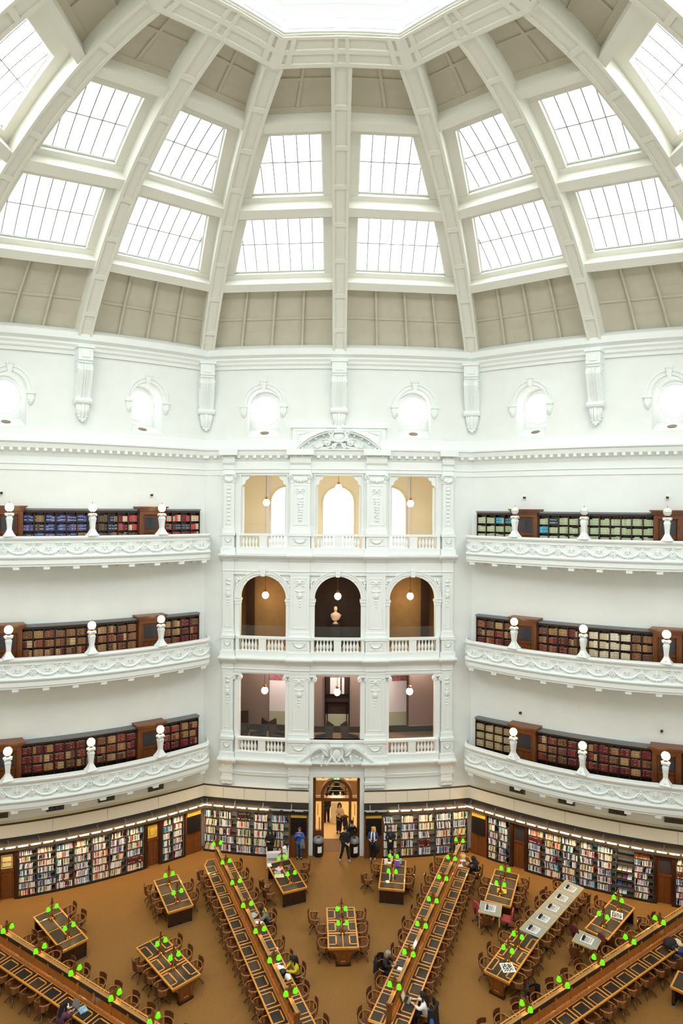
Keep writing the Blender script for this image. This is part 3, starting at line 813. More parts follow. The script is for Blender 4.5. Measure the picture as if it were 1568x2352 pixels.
for i in range(N):
    a,b=PI*i/N,PI*(i+1)/N
    for r0,r1,w in ((.66,.76,-.18),(.76,.84,-.12)):
        m.prism(CM,[(r0*cos(a),3.12+r0*sin(a)),(r1*cos(a),3.12+r1*sin(a)),(r1*cos(b),3.12+r1*sin(b)),(r0*cos(b),3.12+r0*sin(b))],-.4,w)
for d in (-1,1): m.wbox(CM,d*.66,d*.84,-.4,-.14,2.93,3.13)
obj('arched_transom',m,'door_wood',t,world=True)
m=MB()
for d in (-1,1): m.wbox(CM,d*.8,d*1.1,-.4,-.24,0,1.15); m.wbox(CM,d*.84,d*1.06,-.24,-.21,.2,1.0)
obj('lower_panel',m,'door_wood',t,world=True)
m=MB()
for d in (-1,1): m.wbox(CM,d*.88,d*.92,-.24,-.12,1.2,1.9); m.wbox(CM,d*.97,d*1.0,-.2,-.17,2.0,2.6)
obj('pull_handle',m,'brass',t,world=True)
m=MB()
for z in (3.15,3.38,3.6): m.wbox(CM,-.68,.68,-.5,-.47,z,z+.03)
for u in (-.5,.5): m.wbox(CM,u-.02,u+.02,-.5,-.47,2.93,3.7)
obj('fanlight_bars',m,'black_metal',t,world=True)
# dark statue group seen through the fanlight
t=thing('bronze_statue','dark bronze figure group standing beyond the doorway fanlight','statue',CM(0,-3.6,0))
m=MB(); m.lathe([(.45,0),(.45,1.2),(.36,1.3),(.36,1.6)],4,sq=True); obj('plinth',m,'room_cream',t)
m=MB()
m.tube([(0,0,1.6),(.03,0,2.0),(0,0,2.35),(.02,0,2.55)],[.2,.16,.18,.07],10); m.ball((.02,0,2.66),.1,.1,.13)
m.tube([(.12,0,2.4),(.35,0,2.5),(.3,0,2.85)],[.07,.06,.04],8); m.tube([(-.12,0,2.4),(-.36,0,2.2),(-.5,0,1.8)],[.07,.06,.05],8)
m.tube([(-.1,0,1.95),(-.3,-.1,1.75),(-.42,-.1,1.6)],[.12,.1,.08],8); m.tube([(.1,0,1.95),(.35,-.1,1.8),(.45,-.1,1.6)],[.12,.1,.08],8)
obj('figure',m,'black_metal',t,smooth=60)
# exit sign
t=thing('exit_sign','lit green exit sign with white running figure above the doorway','sign',CM(0,-.02,4.05))
m=MB(); m.wbox(CM,-.17,.17,-.06,0,3.98,4.16); obj('housing',m,'exit_green',t,world=True)
m=MB()
m.wbox(CM,.03,.12,0,.012,4.0,4.14)
m.ball((-.05,.006,4.125),.014,.006,.014,M=CM)
for a,b in (((-.05,4.11),(-.06,4.06)),((-.06,4.06),(-.03,4.03)),((-.03,4.03),(-.05,3.995)),((-.06,4.06),(-.1,4.02)),((-.05,4.1),(-.01,4.075)),((-.055,4.1),(-.095,4.08))): m.tube([(a[0],.006,a[1]),(b[0],.006,b[1])],.009,5,CM)
m.tube([(-.13,.006,4.07),(-.17+.05,.006,4.07)],.006,4,CM)
obj('pictogram',m,'exit_white',t,world=True)
# bins
def bin_(p,label):
    t=thing('waste_bin',label,'bin',p,group='waste bins by the doorway')
    m=MB(); m.lathe([(.24,0),(.26,.03),(.27,.72),(.28,.75)],20); obj('body',m,'black_plastic',t,smooth=40)
    mm=MB(); mm.lathe([(.29,.75),(.29,.8),(.26,.9),(.2,.95),(.11,.95),(.1,.86)],20,cap=False); obj('lid',mm,'grey_metal',t,smooth=40,label='domed grey lid with a round hole')
    mm=MB(); mm.lathe([(.1,.86),(.1,.87)],16); obj('opening',mm,'black_plastic',t)
    mm=MB()
    mm.grid(lambda u,v:(.275*sin(u),-.275*cos(u),v),frange(-.1,.75,5),[.25,.58]); obj('label_sticker',mm,'paper',t)
bin_(CM(-.94,.06,0),'black waste bin with grey lid on the left of the doorway')
bin_(CM(.95,.06,0),'black waste bin with grey lid on the right of the doorway')
# ================================================================ galleries
def WG(t):
    """how far the balcony front stands out from the wall"""
    e=min(t+.02,2*SW-t+.02); b=1.0+.42*sin(PI*max(0,min(1,t/(2*SW))))**.8
    if e<.55: b*=max(.0,1-(1-e/.55)**2)**.5
    return max(b,.06)
TS=[.0,.03,.08,.15,.25,.38,.55]+frange(.8,2*SW-.8,30)+[2*SW-x for x in (.55,.38,.25,.15,.08,.03,.0)]
for sd,M in SIDES:
    for lv,zr in ((1,6.0),(2,11.48),(3,17.0)):
        th=thing('gallery_balcony','curved white %s gallery balcony with garlands on the %s wall'%(LVN[lv],sd),'balcony',M(SW,.6,zr-1.3),group='gallery balconies')
        m=MB()
        pr=[(-.3,-1.05),(-.1,-1.38),(.04,-1.38),(.04,-1.3),(.09,-1.27),(.09,-1.1),(.02,-1.07),(.03,-1.03),(.13,-1.0),(.15,-.94),(.13,-.89),(.02,-.86),(0,-.82),(.015,-.8),(.0,-.78),(0,-.32),(.02,-.3),(0,-.28),(0,-.2),(.04,-.16),(.1,-.13),(.12,-.06),(.1,0),(-.16,0),(-.16,-.1),(-.12,-.12),(-.12,-1.05)]
        m.mold(M,lambda t:[(max(0,WG(t)+d*min(1,WG(t))),zr+z) for d,z in pr],TS)
        obj('parapet',m,'white_paint',th,world=True)
        m=MB(); m.mold(M,lambda t:[(0,zr-1.28),(max(.02,WG(t)-.12),zr-1.28),(max(.02,WG(t)-.12),zr-1.06),(0,zr-1.06)],TS); obj('floor_slab',m,'white_plaster',th,world=True)
        m=MB(); m.wbox(M,.1,2*SW-.1,0,.12,zr-1.5,zr-1.28,.9); obj('soffit_moulding',m,'dome_cream',th,world=True)
        for k in range(10):
            t=7.2-.72+1.44*(k-4)
            w=WG(t); m=MB()
            m.mold(M,[(0,zr-1.28),(w+.02,zr-1.28),(w+.02,zr-1.52),(w-.14,zr-1.52),(w-.24,zr-1.44),(.3,zr-1.5),(.1,zr-1.62),(0,zr-1.62)],[t-.15,t+.15])
            m.wbox(M,t-.19,t+.19,w-.3,w+.02,zr-1.4,zr-1.33)
            obj('bracket',m,'white_paint',th,world=True)
        # garland relief
        m=MB()
        def P(t,d,z): return M(t,WG(t)+d,zr+z)
        nodes=[7.2+1.4*k for k in range(-5,6)]
        for t in nodes:
            if t<.1 or t>2*SW-.1: continue
            for d in (-1,1):
                m.tube([(t+d*x,.03,z) for x,z in ((0,-.36),(.08,-.3),(.16,-.33),(.2,-.31),(.3,-.34),(.36,-.31),(.38,-.37))],.02,4,P)
                m.tube([(t+d*x,.03,z) for x,z in ((0,-.36),(.12,-.4),(.2,-.38),(.26,-.43))],.016,4,P)
                m.ball((t+d*.07,.02,-.52),.05,.03,.08,6,4,P)
            m.ball((t,.02,-.62),.15,.06,.17,9,6,P)
            for k in range(7):
                a=PI+PI*k/6; m.ball((t+.17*cos(a),.02,-.62+.17*sin(a)),.05,.04,.05,6,4,P)
            m.ball((t,.06,-.52),.07,.05,.08,7,5,P)
        for t in nodes[:-1]:
            if t<.1: t0=.25
            else: t0=t
            t1=min(t+1.4,2*SW-.2); pts=[]
            for i in range(15):
                f=i/14; z=-.38-.4*(1-(2*f-1)**2)**.8; pts.append((lerp(t0,t1,f),.025,z))
            m.tube(pts,[.03+.035*sin(PI*i/14) for i in range(15)],6,P)
            for i in range(2,13): m.ball((pts[i][0],.05,pts[i][2]-.03),.05,.04,.05,6,4,P)
            c=(t0+t1)/2
            m.lathe([(.05,0),(.09,.03),(.05,.06),(.1,.12),(.11,.18),(.05,.22),(.07,.26),(.02,.33)],8,(0,0,0),lambda x,y,z:P(c+x,.02+y*.4,-.66+z))
            for d in (-1,1): m.tube([(c+d*x,.02,z) for x,z in ((.1,-.5),(.16,-.56),(.14,-.64),(.2,-.68),(.27,-.64))],.014,4,P)
        obj('garland_relief',m,'white_paint',th,world=True,smooth=60)
# globe lamps on the balconies
def globe_lamp(M,t,zr,lit,label):
    p=M(t,WG(t)-.02,zr); q=M(t+.1,WG(t),zr); rz=math.atan2(q[1]-p[1],q[0]-p[0])
    th=thing('balcony_globe_lamp',label,'lamp',p,rz,'globe lamps on the balconies')
    m=MB(); m.lathe([(.34,0),(.34,.04),(.27,.1),(.2,.2),(.15,.28),(.13,.34)],4,sq=True); m.ball((0,-.19,.12),.06,.03,.05); obj('base',m,'white_paint',th)
    m=MB(); m.lathe([(.125,.32),(.14,.5),(.17,.72),(.19,.78),(.19,.82),(.16,.86),(.14,.92),(.17,.98)],4,sq=True); m.lathe([(.06,.34),(.1,.6),(.12,.74)],6,(0,-.06,0)); obj('shaft',m,'white_paint',th)
    m=MB(); m.lathe([(.12,.94),(.2,.98),(.21,1.03),(.16,1.06)],8)
    for k in range(4): a=PI/4+k*PI/2; m.ball((.17*cos(a),.17*sin(a),.97),.06,.06,.05)
    obj('capital',m,'white_paint',th,smooth=40)
    m=MB(); m.lathe([(.07,1.05),(.09,1.07),(.05,1.1),(.09,1.14)],10); m.lathe([(.03,1.5),(.012,1.53),(.006,1.6)],6); obj('fitting',m,'brass',th,smooth=40)
    m=MB(); m.ball((0,0,1.31),.185,.185,.195,16,12); obj('globe',m,'globe_lit' if lit else 'globe_off',th,smooth=80,label='glowing white glass globe' if lit else 'unlit white glass globe')
    m=MB(); m.lathe([(.186,1.295),(.19,1.3),(.186,1.305)],16,cap=False); obj('band',m,'brass',th)
for sd,M in SIDES:
    for lv,zr in ((1,6.0),(2,11.48),(3,17.0)):
        for t,wh in ((3.35,'nearest the central facade'),(7.12,'on its middle'),(11.12,'on its end away from the facade')):
            lit=not (lv==3 and sd=='right')
            globe_lamp(M,t,zr,lit,'%s globe lamp on the %s %s balcony, %s'%('lit' if lit else 'unlit',LVN[lv],sd,wh))
# ---------------------------------------------------------------- books
BOOKN={'bound':0,'lib':0}
vol_mb=MB(); lib_mb=MB()
def jit(c,r,a=14):
    k=r.uniform(-a,a); return tuple(max(4,min(252,x+k+r.uniform(-a*.4,a*.4))) for x in c)
def book_geo(m,M,t,th,z,h,w1,dp,col,band,lean,plainb=False):
    def Q(a,w,zz): return M(a+lean*(zz-z),w,zz)
    t1=t+th*.94; zb=[z,z+h*.1,z+h*.24,z+h*.72,z+h*.8,z+h] if plainb else [z,z+h*.22,z+h*.34,z+h*.72,z+h*.8,z+h]
    c=rgb(*col); b=rgb(*band)
    vs=[Q(a,w1-dp,zz) for zz in (z,z+h) for a in (t,t1)]+[Q(a,w1,zz) for zz in zb for a in (t,t1)]
    f=4
    fs=[(0,1,3,2),(0,f,f+1,1),(2,3,f+11,f+10),(0,2,f+10,f),(1,f+1,f+11,3)]
    cs=[c,c,rgb(225,216,195),c,c]
    for i in range(5): fs.append((f+2*i,f+2*i+1,f+2*i+3,f+2*i+2)); cs.append(b if i==1 or (i==3 and not plainb) else c)
    n=len(m.v); m.v.extend(vs); m.f.extend([tuple(i+n for i in q) for q in fs])
    if m.c is None: m.c=[]
    m.c.extend(cs)
def cname(c):
    r,g,b=c; mx=max(c); mn=min(c)
    if mx-mn<34: return 'white' if mx>200 else 'grey' if mx>90 else 'black'
    if b==mx: return 'blue' if g<.8*b else 'teal'
    if g==mx: return 'green'
    if r>200 and g>170: return 'cream' if b>110 else 'yellow'
    if g>.62*r: return 'tan'
    if g>.45*r: return 'brown'
    return 'red'
def fill(M,t0,t1,z,hs,w1,dp,pal,r,thick,band=None,cover=1.0,runs=False,lean=0.0,indiv=None,sgn=1):
    """one shelf of books from t0 to t1; indiv: (stem,label text,category,group) makes each book its own object"""
    t=t0; end=lerp(t0,t1,cover); col=r.choice(pal); h=hs*r.uniform(.72,.92); left=r.randint(4,12); th=r.uniform(*thick); n=0; items=[]
    ln=lean if r.random()<.4 else 0.0
    while True:
        if runs:
            left-=1
            if left<=0: col=r.choice(pal); h=hs*r.uniform(.7,.92); left=r.randint(3,12); th=r.uniform(*thick)
            c=jit(col,r,9); hh=h*r.uniform(.99,1.01); tt=th*r.uniform(.9,1.1)
        else:
            c=jit(r.choice(pal),r); hh=hs*r.uniform(.76,1.0); tt=r.uniform(*thick)
            if r.random()<.04: t+=r.uniform(.02,.06)
        if t+tt+abs(ln)*hh>end: break
        items.append((t,tt,hh,c)); t+=tt
    N=len(items)
    for i,(t,tt,hh,c) in enumerate(items):
        b=band(c,r) if band else (jit((244,243,238),r,6) if r.random()<.55 else c)
        w=w1-r.uniform(0,.025)
        if indiv:
            k=(N-i) if sgn<0 else i+1
            m=MB(); book_geo(m,M,t,tt,z,hh,w,dp*r.uniform(.85,1),c,b,ln,band is None)
            o=obj(indiv[0],m,'books',fix=False); tag(o,'%s %s, %s from left, %s'%(cname(c),indiv[2],ordinal(k),indiv[1]),'book',indiv[3])
        else: book_geo(lib_mb if indiv is None and not runs else vol_mb,M,t,tt,z,hh,w,dp*r.uniform(.85,1),c,b,ln,band is None)
BLUE=[(46,64,120),(40,58,110),(60,84,150),(84,92,150),(58,70,128),(110,92,140)]
DARK=[(70,56,50),(60,60,66),(92,76,58),(150,120,84),(50,60,90)]
PINK=[(206,74,84),(180,60,76),(226,190,160),(120,40,52),(232,214,180),(60,70,64)]
GREEN=[(190,200,158),(196,204,166),(182,194,150),(198,206,170),(186,198,160)]
CYAN=[(20,160,190),(40,190,214),(30,60,60),(190,200,158),(44,110,120)]
BROWN=[(122,78,54),(150,104,70),(98,62,46),(186,144,98),(112,70,52),(140,70,50)]
TAN=[(190,156,108),(206,178,132),(168,128,82),(140,98,64),(112,40,42)]
RED=[(112,34,40),(128,40,48),(98,40,38),(140,62,48),(170,120,76),(108,30,38)]
CREAMS=[(226,212,182),(214,196,160),(236,226,204)]
OLDT=[(184,164,124),(172,150,112),(196,176,136)]
def pal_for(sd,lv,t,k,r):
    if lv==3:
        if sd=='left': return BLUE if t>7 and r.random()<.85 else PINK if t<2.9 or (t<5.4 and k<2) else DARK
        return CYAN if r.random()<.13 else GREEN
    if lv==2:
        if sd=='left': return RED if t<1.8 and r.random()<.6 else BROWN if r.random()<.75 else TAN
        if 7<t<9 : return CREAMS
        return r.choice([RED,BROWN,TAN,BROWN])
    if sd=='right' and t<2.8: return OLDT
    return RED if r.random()<.66 else BROWN if r.random()<.82 else TAN
def vband(c,r):
    k=r.random()
    if c[2]>c[0]: return jit((190,196,214),r) if k<.8 else c
    if min(c)>150: return tuple(x*.9 for x in c)
    return jit((176,132,80),r) if k<.4 else tuple(x*.72 for x in c)
def gallery_case(M,sd,lv,t0,t1,zf,zt,where,nb):
    D=.29
    th=thing('bookcase','dark wood bookcase of bound volumes, %s %s gallery, %s'%(LVN[lv],sd,where),'bookcase',M((t0+t1)/2,.1,zf),group='gallery bookcases')
    m=MB(); m.wbox(M,t0,t1,.0,.03,zf,zt,.8); obj('back_panel',m,'dark_wood',th,world=True)
    m=MB()
    m.wbox(M,t0-.04,t1+.04,0,D+.05,zt-.04,zt+.05,.8); obj('cornice',m,'dust_grey',th,world=True,label='dusty grey top board')
    m=MB(); m.wbox(M,t0,t1,0,D+.02,zt-.14,zt-.04,.8); obj('top_rail',m,'dark_wood',th,world=True); m=MB(); m.wbox(M,t0,t1,0,D,zf,zf+.1,.8); obj('base_rail',m,'dark_wood',th,world=True)
    bw=(t1-t0)/nb
    for i in range(nb+1):
        t=t0+i*bw; m=MB(); m.wbox(M,t-.022,t+.022,0,D,zf,zt); obj('upright',m,'dark_wood',th,world=True)
    for k in range(5):
        z=zt-.16-.43*(k+1)
        m=MB(); m.wbox(M,t0,t1,0,D-.02,z-.03,z,.8); obj('shelf',m,'dark_wood',th,world=True)
        if k==4 or (lv==1 and k==3): continue
        for i in range(nb):
            a=t0+i*bw+.028; b=t0+(i+1)*bw-.028
            r=random.Random(hash((sd,lv,i,k,nb))&0xffff if False else (lv*7919+i*131+k*17+nb*3+(5 if sd=='left' else 0)+int(t0*10)*997))
            ind=None
            near=(a>9.0 and b<10.25) or False
            if near and k<3 and BOOKN['bound']<300:
                nth=nb-i
                lw='%s shelf, %s bay before door, %s %s gallery'%(ordinal(k+1),ordinal(nth),LVN[lv],sd)
                ind=('bound_volume',lw,'bound volume','bound volumes in the galleries')
                BOOKN['bound']+=14
            fill(M,a,b,z,.37,D-.05,.2,pal_for(sd,lv,(a+b)/2,k,r),r,(.03,.052),vband,1.0,True,0,ind,-1 if sd=='left' else 1)
doorn=[1]
def gallery_door(M,tc,zf,zt):
    doorn[0]+=1
    t=thing('door_%d'%doorn[0],None,None,M(tc,.2,zf),kind='structure')
    m=MB()
    for d in (-1,1): m.wbox(M,tc+d*.48,tc+d*.7,0,.44,zf,zt); m.wbox(M,tc+d*.46,tc+d*.5,0,.47,zf,zt-.25)
    m.wbox(M,tc-.7,tc+.7,0,.44,zt-.24,zt); m.wbox(M,tc-.74,tc+.74,0,.5,zt-.06,zt+.02); m.wbox(M,tc-.8,tc+.8,0,.56,zt+.02,zt+.1); m.wbox(M,tc-.86,tc+.86,0,.62,zt+.1,zt+.17)
    obj('door_case',m,'door_wood',t,world=True)
    m=MB(); m.wbox(M,tc-.47,tc+.47,.1,.3,zf,zt-.24)
    for d in (-1,1): m.wbox(M,tc+d*.06,tc+d*.4,.3,.325,zf+.15,zf+1.05)
    m.wbox(M,tc-.47,tc+.47,.3,.34,zf+1.12,zf+1.2)
    lf=obj('leaf',m,'door_wood',t,world=True)
    m=MB(); m.wbox(M,tc-.36,tc+.36,.3,.315,zf+1.28,zt-.38); obj('glazed_panel',m,'blackboard_glass',lf,world=True)
for sd,M in SIDES:
    for lv,zr in ((1,6.0),(2,11.48),(3,17.0)):
        zf=zr-1.06; zt=zr+1.22
        gallery_case(M,sd,lv,.5,2.72,zf,zt,'between corner and door',4)
        gallery_case(M,sd,lv,4.18,10.2,zf,zt,'long middle run',11)
        gallery_case(M,sd,lv,11.66,13.9,zf,zt,'end away from the facade',4)
        for tc in (3.45,10.93): gallery_door(M,tc,zf,zt)
# small wall cameras
for M,t,z,lb in ((LM,3.3,18.95,'above the door of the top left gallery'),(LM,11.2,18.95,'at the photo edge above the top left gallery'),(RM,3.25,18.95,'above the first door of the top right gallery'),(RM,10.8,18.95,'above the far end door of the top right gallery'),(RM,3.1,7.85,'above the first door of the lowest right gallery'),(RM,10.6,7.95,'above the last door of the lowest right gallery'),(LM,4.6,4.0,'below the lowest left balcony'),(LM,8.5,3.9,'below the lowest left balcony near the photo edge')):
    th=thing('security_camera','small white security camera, %s'%lb,'camera',M(t,.05,z),group='wall cameras')
    m=MB(); m.wbox(M,t-.05,t+.05,0,.05,z-.09,z+.09); obj('bracket',m,'white_paint',th,world=True)
    m=MB(); m.wbox(M,t-.05,t+.06,.05,.17,z-.02,z+.08); obj('body',m,'black_plastic',th,world=True)
# ================================================================ ground floor shelving along the walls
def ground_case(M,lab,edges,rows,w1,r,side,indiv_bays=(),gaps=None,vary=False):
    t0,t1=edges[0],edges[-1]
    th=thing('bookcase',lab,'bookcase',M((t0+t1)/2,.1,0),group='ground floor bookcases')
    m=MB(); m.wbox(M,t0,t1,0,.04,.05,2.28,.6); obj('back_panel',m,'shelf_white',th,world=True)
    m=MB(); m.wbox(M,t0-.03,t1+.03,0,w1+.05,0,.07,.6); obj('plinth',m,'black_plastic',th,world=True)
    for e in edges:
        m=MB(); m.wbox(M,e-.018,e+.018,0,w1-.06,.05,2.28); obj('upright',m,'grey_metal',th,world=True)
    for i in range(len(edges)-1):
        a,b=edges[i]+.03,edges[i+1]-.03
        nr=rows[i]; pit=2.16/nr
        for k in range(nr):
            z=.1+pit*(nr-1-k)
            m=MB(); m.wbox(M,a-.02,b+.02,0,w1,z-.03,z,.6); m.wbox(M,a-.02,b+.02,w1-.01,w1+.005,z-.045,z+.0,.6); obj('shelf',m,'shelf_board',th,world=True)
            rr=random.Random(r+i*37+k*11)
            if gaps and (i,k) in gaps: continue
            pal=rr.choice(LIBP)
            if rr.random()<.06: pal=[rr.choice([(110,30,34),(120,60,24),(60,34,26)])]
            ind=None
            if (i in indiv_bays) and BOOKN['lib']<300:
                ind=('library_book','%s shelf, %s'%(ordinal(k+1),indiv_bays[i]),'library book','library books on the ground floor shelves'); BOOKN['lib']+=20
            cov=rr.uniform(.68,.98); ln=rr.choice([0,0,.12,-.12,.2])
            # the shelved end is on the left of each bay as seen from the hall
            if side<0: fill(lambda t,w,z_,M=M,a=a,b=b:M(a+b-t,w,z_),a,b,z,pit-.05,w1+.015,.22,pal,rr,(.022,.05),None,cov,False,ln,ind,1)
            else: fill(M,a,b,z,pit-.05,w1+.015,.22,pal,rr,(.022,.05),None,cov,False,ln,ind,1)
    return th
WH=(236,234,226);CR=(232,222,192)
WW=(250,249,245)
LIBP=[[WW,CR,WW,(60,80,140),(170,40,44),(30,30,34),WH,(110,160,190)],[WW,WH,WW,(30,60,120),(70,170,190),CR,(34,34,40),(220,100,40)],[CR,(245,210,100),(210,70,40),WW,(70,130,80),WW,(130,30,40)],[WW,(60,60,70),(30,30,34),(170,185,205),WW,(170,120,160),WH,(70,140,180)],[CR,WW,(240,232,212),WW,(210,190,140),(200,60,50),(50,100,66)]]
E7L=[3.74+.938*i for i in range(8)]
ground_case(LM,'long seven-bay bookcase between the yellow-windowed door and the staff door on the left wall',E7L,[6,6,6,6,6,7,7],.36,100,-1,{6:'bay beside staff door, left wall',5:'second bay from staff door, left wall'})
ground_case(LM,'narrow two-bay bookcase between the two wooden doors of the left wall',[1.36,2.0,2.64],[6,6],.36,200,-1)
ground_case(LM,'bookcase beyond the staff door at the photo edge of the left wall',[11.4,12.3,13.2],[7,7],.36,300,-1)
ground_case(RM,'long seven-bay bookcase with a magazine bay on the right wall',E7L,[6,6,6,6,6,6,7],.36,400,1,{6:'bay beside last door, right wall',4:'bay left of magazines, right wall'},gaps={(5,k) for k in range(6)})
ground_case(RM,'narrow two-bay bookcase between the two wooden doors of the right wall',[1.36,2.0,2.64],[6,6],.36,500,1)
ground_case(RM,'bookcase beyond the last door at the photo edge of the right wall',[11.4,12.3,13.2],[7,7],.36,600,1)
EC=[2.48,3.41,4.34,5.27,6.2,7.0]
ground_case(CM,'five-bay bookcase left of the entrance doorway',[-e for e in EC[::-1]],[5]*5,.4,700,1)
ground_case(CM,'five-bay bookcase right of the entrance doorway',EC,[5]*5,.4,800,1)
# magazines on the display bay
rr=random.Random(5); a,b=E7L[5],E7L[6]
for k,cols in ((2,[(238,214,186),(238,220,196),(236,222,200)]),(3,[(90,80,40),(120,60,110),(220,220,214)]),(4,[(60,80,130),(50,60,60),(90,60,90)]),(5,[(226,230,226),(210,222,224)])):
    z=.1+.36*(5-k)
    for i,c in enumerate(cols):
        t=lerp(a+.08,b-.3,i/2.2)
        m=MB(); p=[(t,.1,z+.2),(t+.22,.1,z+.2),(t+.22,.33,z+.02),(t,.33,z+.02)]
        m.add([RM(*q) for q in p]+[RM(q[0],q[1]+.02,q[2]+.02) for q in p],[(0,1,2,3),(4,5,6,7),(0,1,5,4),(1,2,6,5),(2,3,7,6),(3,0,4,7)],None)
        m.c=[rgb(*c)]*6
        tag(obj('magazine',m,'books'),'%s magazine, %s from the left on the %s shelf of the display bay, right wall'%(cname(c),ordinal(i+1),ordinal(k+1)),'magazine','magazines on display')
tag(obj('bound_volumes',vol_mb,'books',fix=False),'rows of leather and cloth bound volumes filling the gallery bookcases','books',kind='stuff')
tag(obj('library_books',lib_mb,'books',fix=False),'rows of colourful modern books filling the ground floor bookcases','books',kind='stuff')
# canopy with light track, cream panels, vents
for nm,M,runs in (('left',LM,((.05,2*SW-.05),)),('right',RM,((.05,2*SW-.05),)),('central left',CM,((-SW+.05,-1.46),)),('central right',CM,((1.46,SW-.05),))):
    for t0,t1 in runs:
        us=frange(t0,t1,16 if t1-t0>8 else 7)
        m=MB(); m.mold(M,[(0,2.3),(.4,2.28),(.48,2.3),(.5,2.46),(.44,2.52),(.34,2.86),(0,2.88)],us); struct(tname(),m,'bulkhead')
        m=MB(); m.mold(M,[(0,2.88),(.34,2.88),(.33,3.46),(.3,3.5),(0,3.52)],us); struct(tname(),m,'cream_panel')
        m=MB(); m.mold(M,[(.29,3.5),(.345,3.48),(.345,3.52),(.29,3.54)],us)
        for i in range(1,5): t=lerp(t0,t1,i/5); m.wbox(M,t-.004,t+.004,.32,.341,2.9,3.46)
        struct(tname(),m,'dark_line')
        th=thing('light_track','long tubular shelf light above the %s bookcases'%(nm+(' wall' if ' ' not in nm else ' ')).strip(),'light track',M((t0+t1)/2,.6,2.56),group='shelf light tracks')
        m=MB(); m.tube([(u,.62,2.61) for u in us],.032,8,M); obj('tube',m,'steel',th,world=True,smooth=60)
        n=int((t1-t0)/.62); m0=0
        for i in range(n):
            a=t0+.1+(t1-t0-.2)*i/n; b=a+(t1-t0-.2)/n*.74
            dim=(nm=='central left' and i>=n-3) or (nm=='central right' and i<2)
            m=MB(); m.tube([(a,.645,2.575),(b,.645,2.575)],.02,8,M); obj('lamp_section',m,'tube_end' if dim else 'tube_light',th,world=True,smooth=60)
        for i in range(int((t1-t0)/1.5)+1):
            u=t0+.3+i*1.5
            if u<t1: m=MB(); m.tube([(u,.62,2.62),(u,.4,2.8)],.02,6,M); obj('arm',m,'steel',th,world=True)
for sd,M in SIDES:
    for t,i in ((2.9,1),(5.7,2),(8.4,3),(11.2,4)):
        th=thing('wall_vent','brown louvred wall vent under the lowest %s balcony, %s from the facade'%(sd,ordinal(i)),'vent',M(t,.03,3.87),group='wall vents')
        m=MB(); m.wbox(M,t-.46,t+.46,0,.04,3.68,3.94); obj('frame',m,'vent_brown',th,world=True)
        m=MB()
        for k in range(6): m.wbox(M,t-.42,t+.42,.04,.06,3.705+.037*k,3.72+.037*k)
        m.wbox(M,t-.01,t+.01,.04,.065,3.7,3.92); obj('louvres',m,'dark_line',th,world=True)
# louvred cabinets beside the entrance
for d,nm in ((-1,'left'),(1,'right')):
    a,b=sorted((d*1.5,d*2.44)); th=thing('louvred_cabinet','brown louvred wall cabinet against the %s of the entrance doorway'%nm,'cabinet',CM((a+b)/2,.2,0),group='louvred cabinets')
    m=MB(); m.wbox(CM,a,b,0,.38,0,1.1); m.wbox(CM,a,b,0,.3,1.1,2.25); m.wbox(CM,a,a+.05,.3,.4,0,2.25); m.wbox(CM,b-.05,b,.3,.4,0,2.25); obj('body',m,'door_wood',th,world=True)
    m=MB()
    for k in range(9): m.wbox(CM,a+.06,b-.06,.3,.36,1.2+.1*k,1.26+.1*k)
    obj('louvres',m,'black_plastic',th,world=True)
    m=MB(); m.wbox(CM,a+.02,b-.02,.2,.38,2.1,2.24); obj('lit_strip_board',m,'sign_yellow',th,world=True)  # yellow colour paints in the lit tan strip at the cabinet top
    m=MB(); m.wbox(CM,a+.08,b-.08,.38,.395,.15,1.0); obj('panel',m,'door_wood',th,world=True)
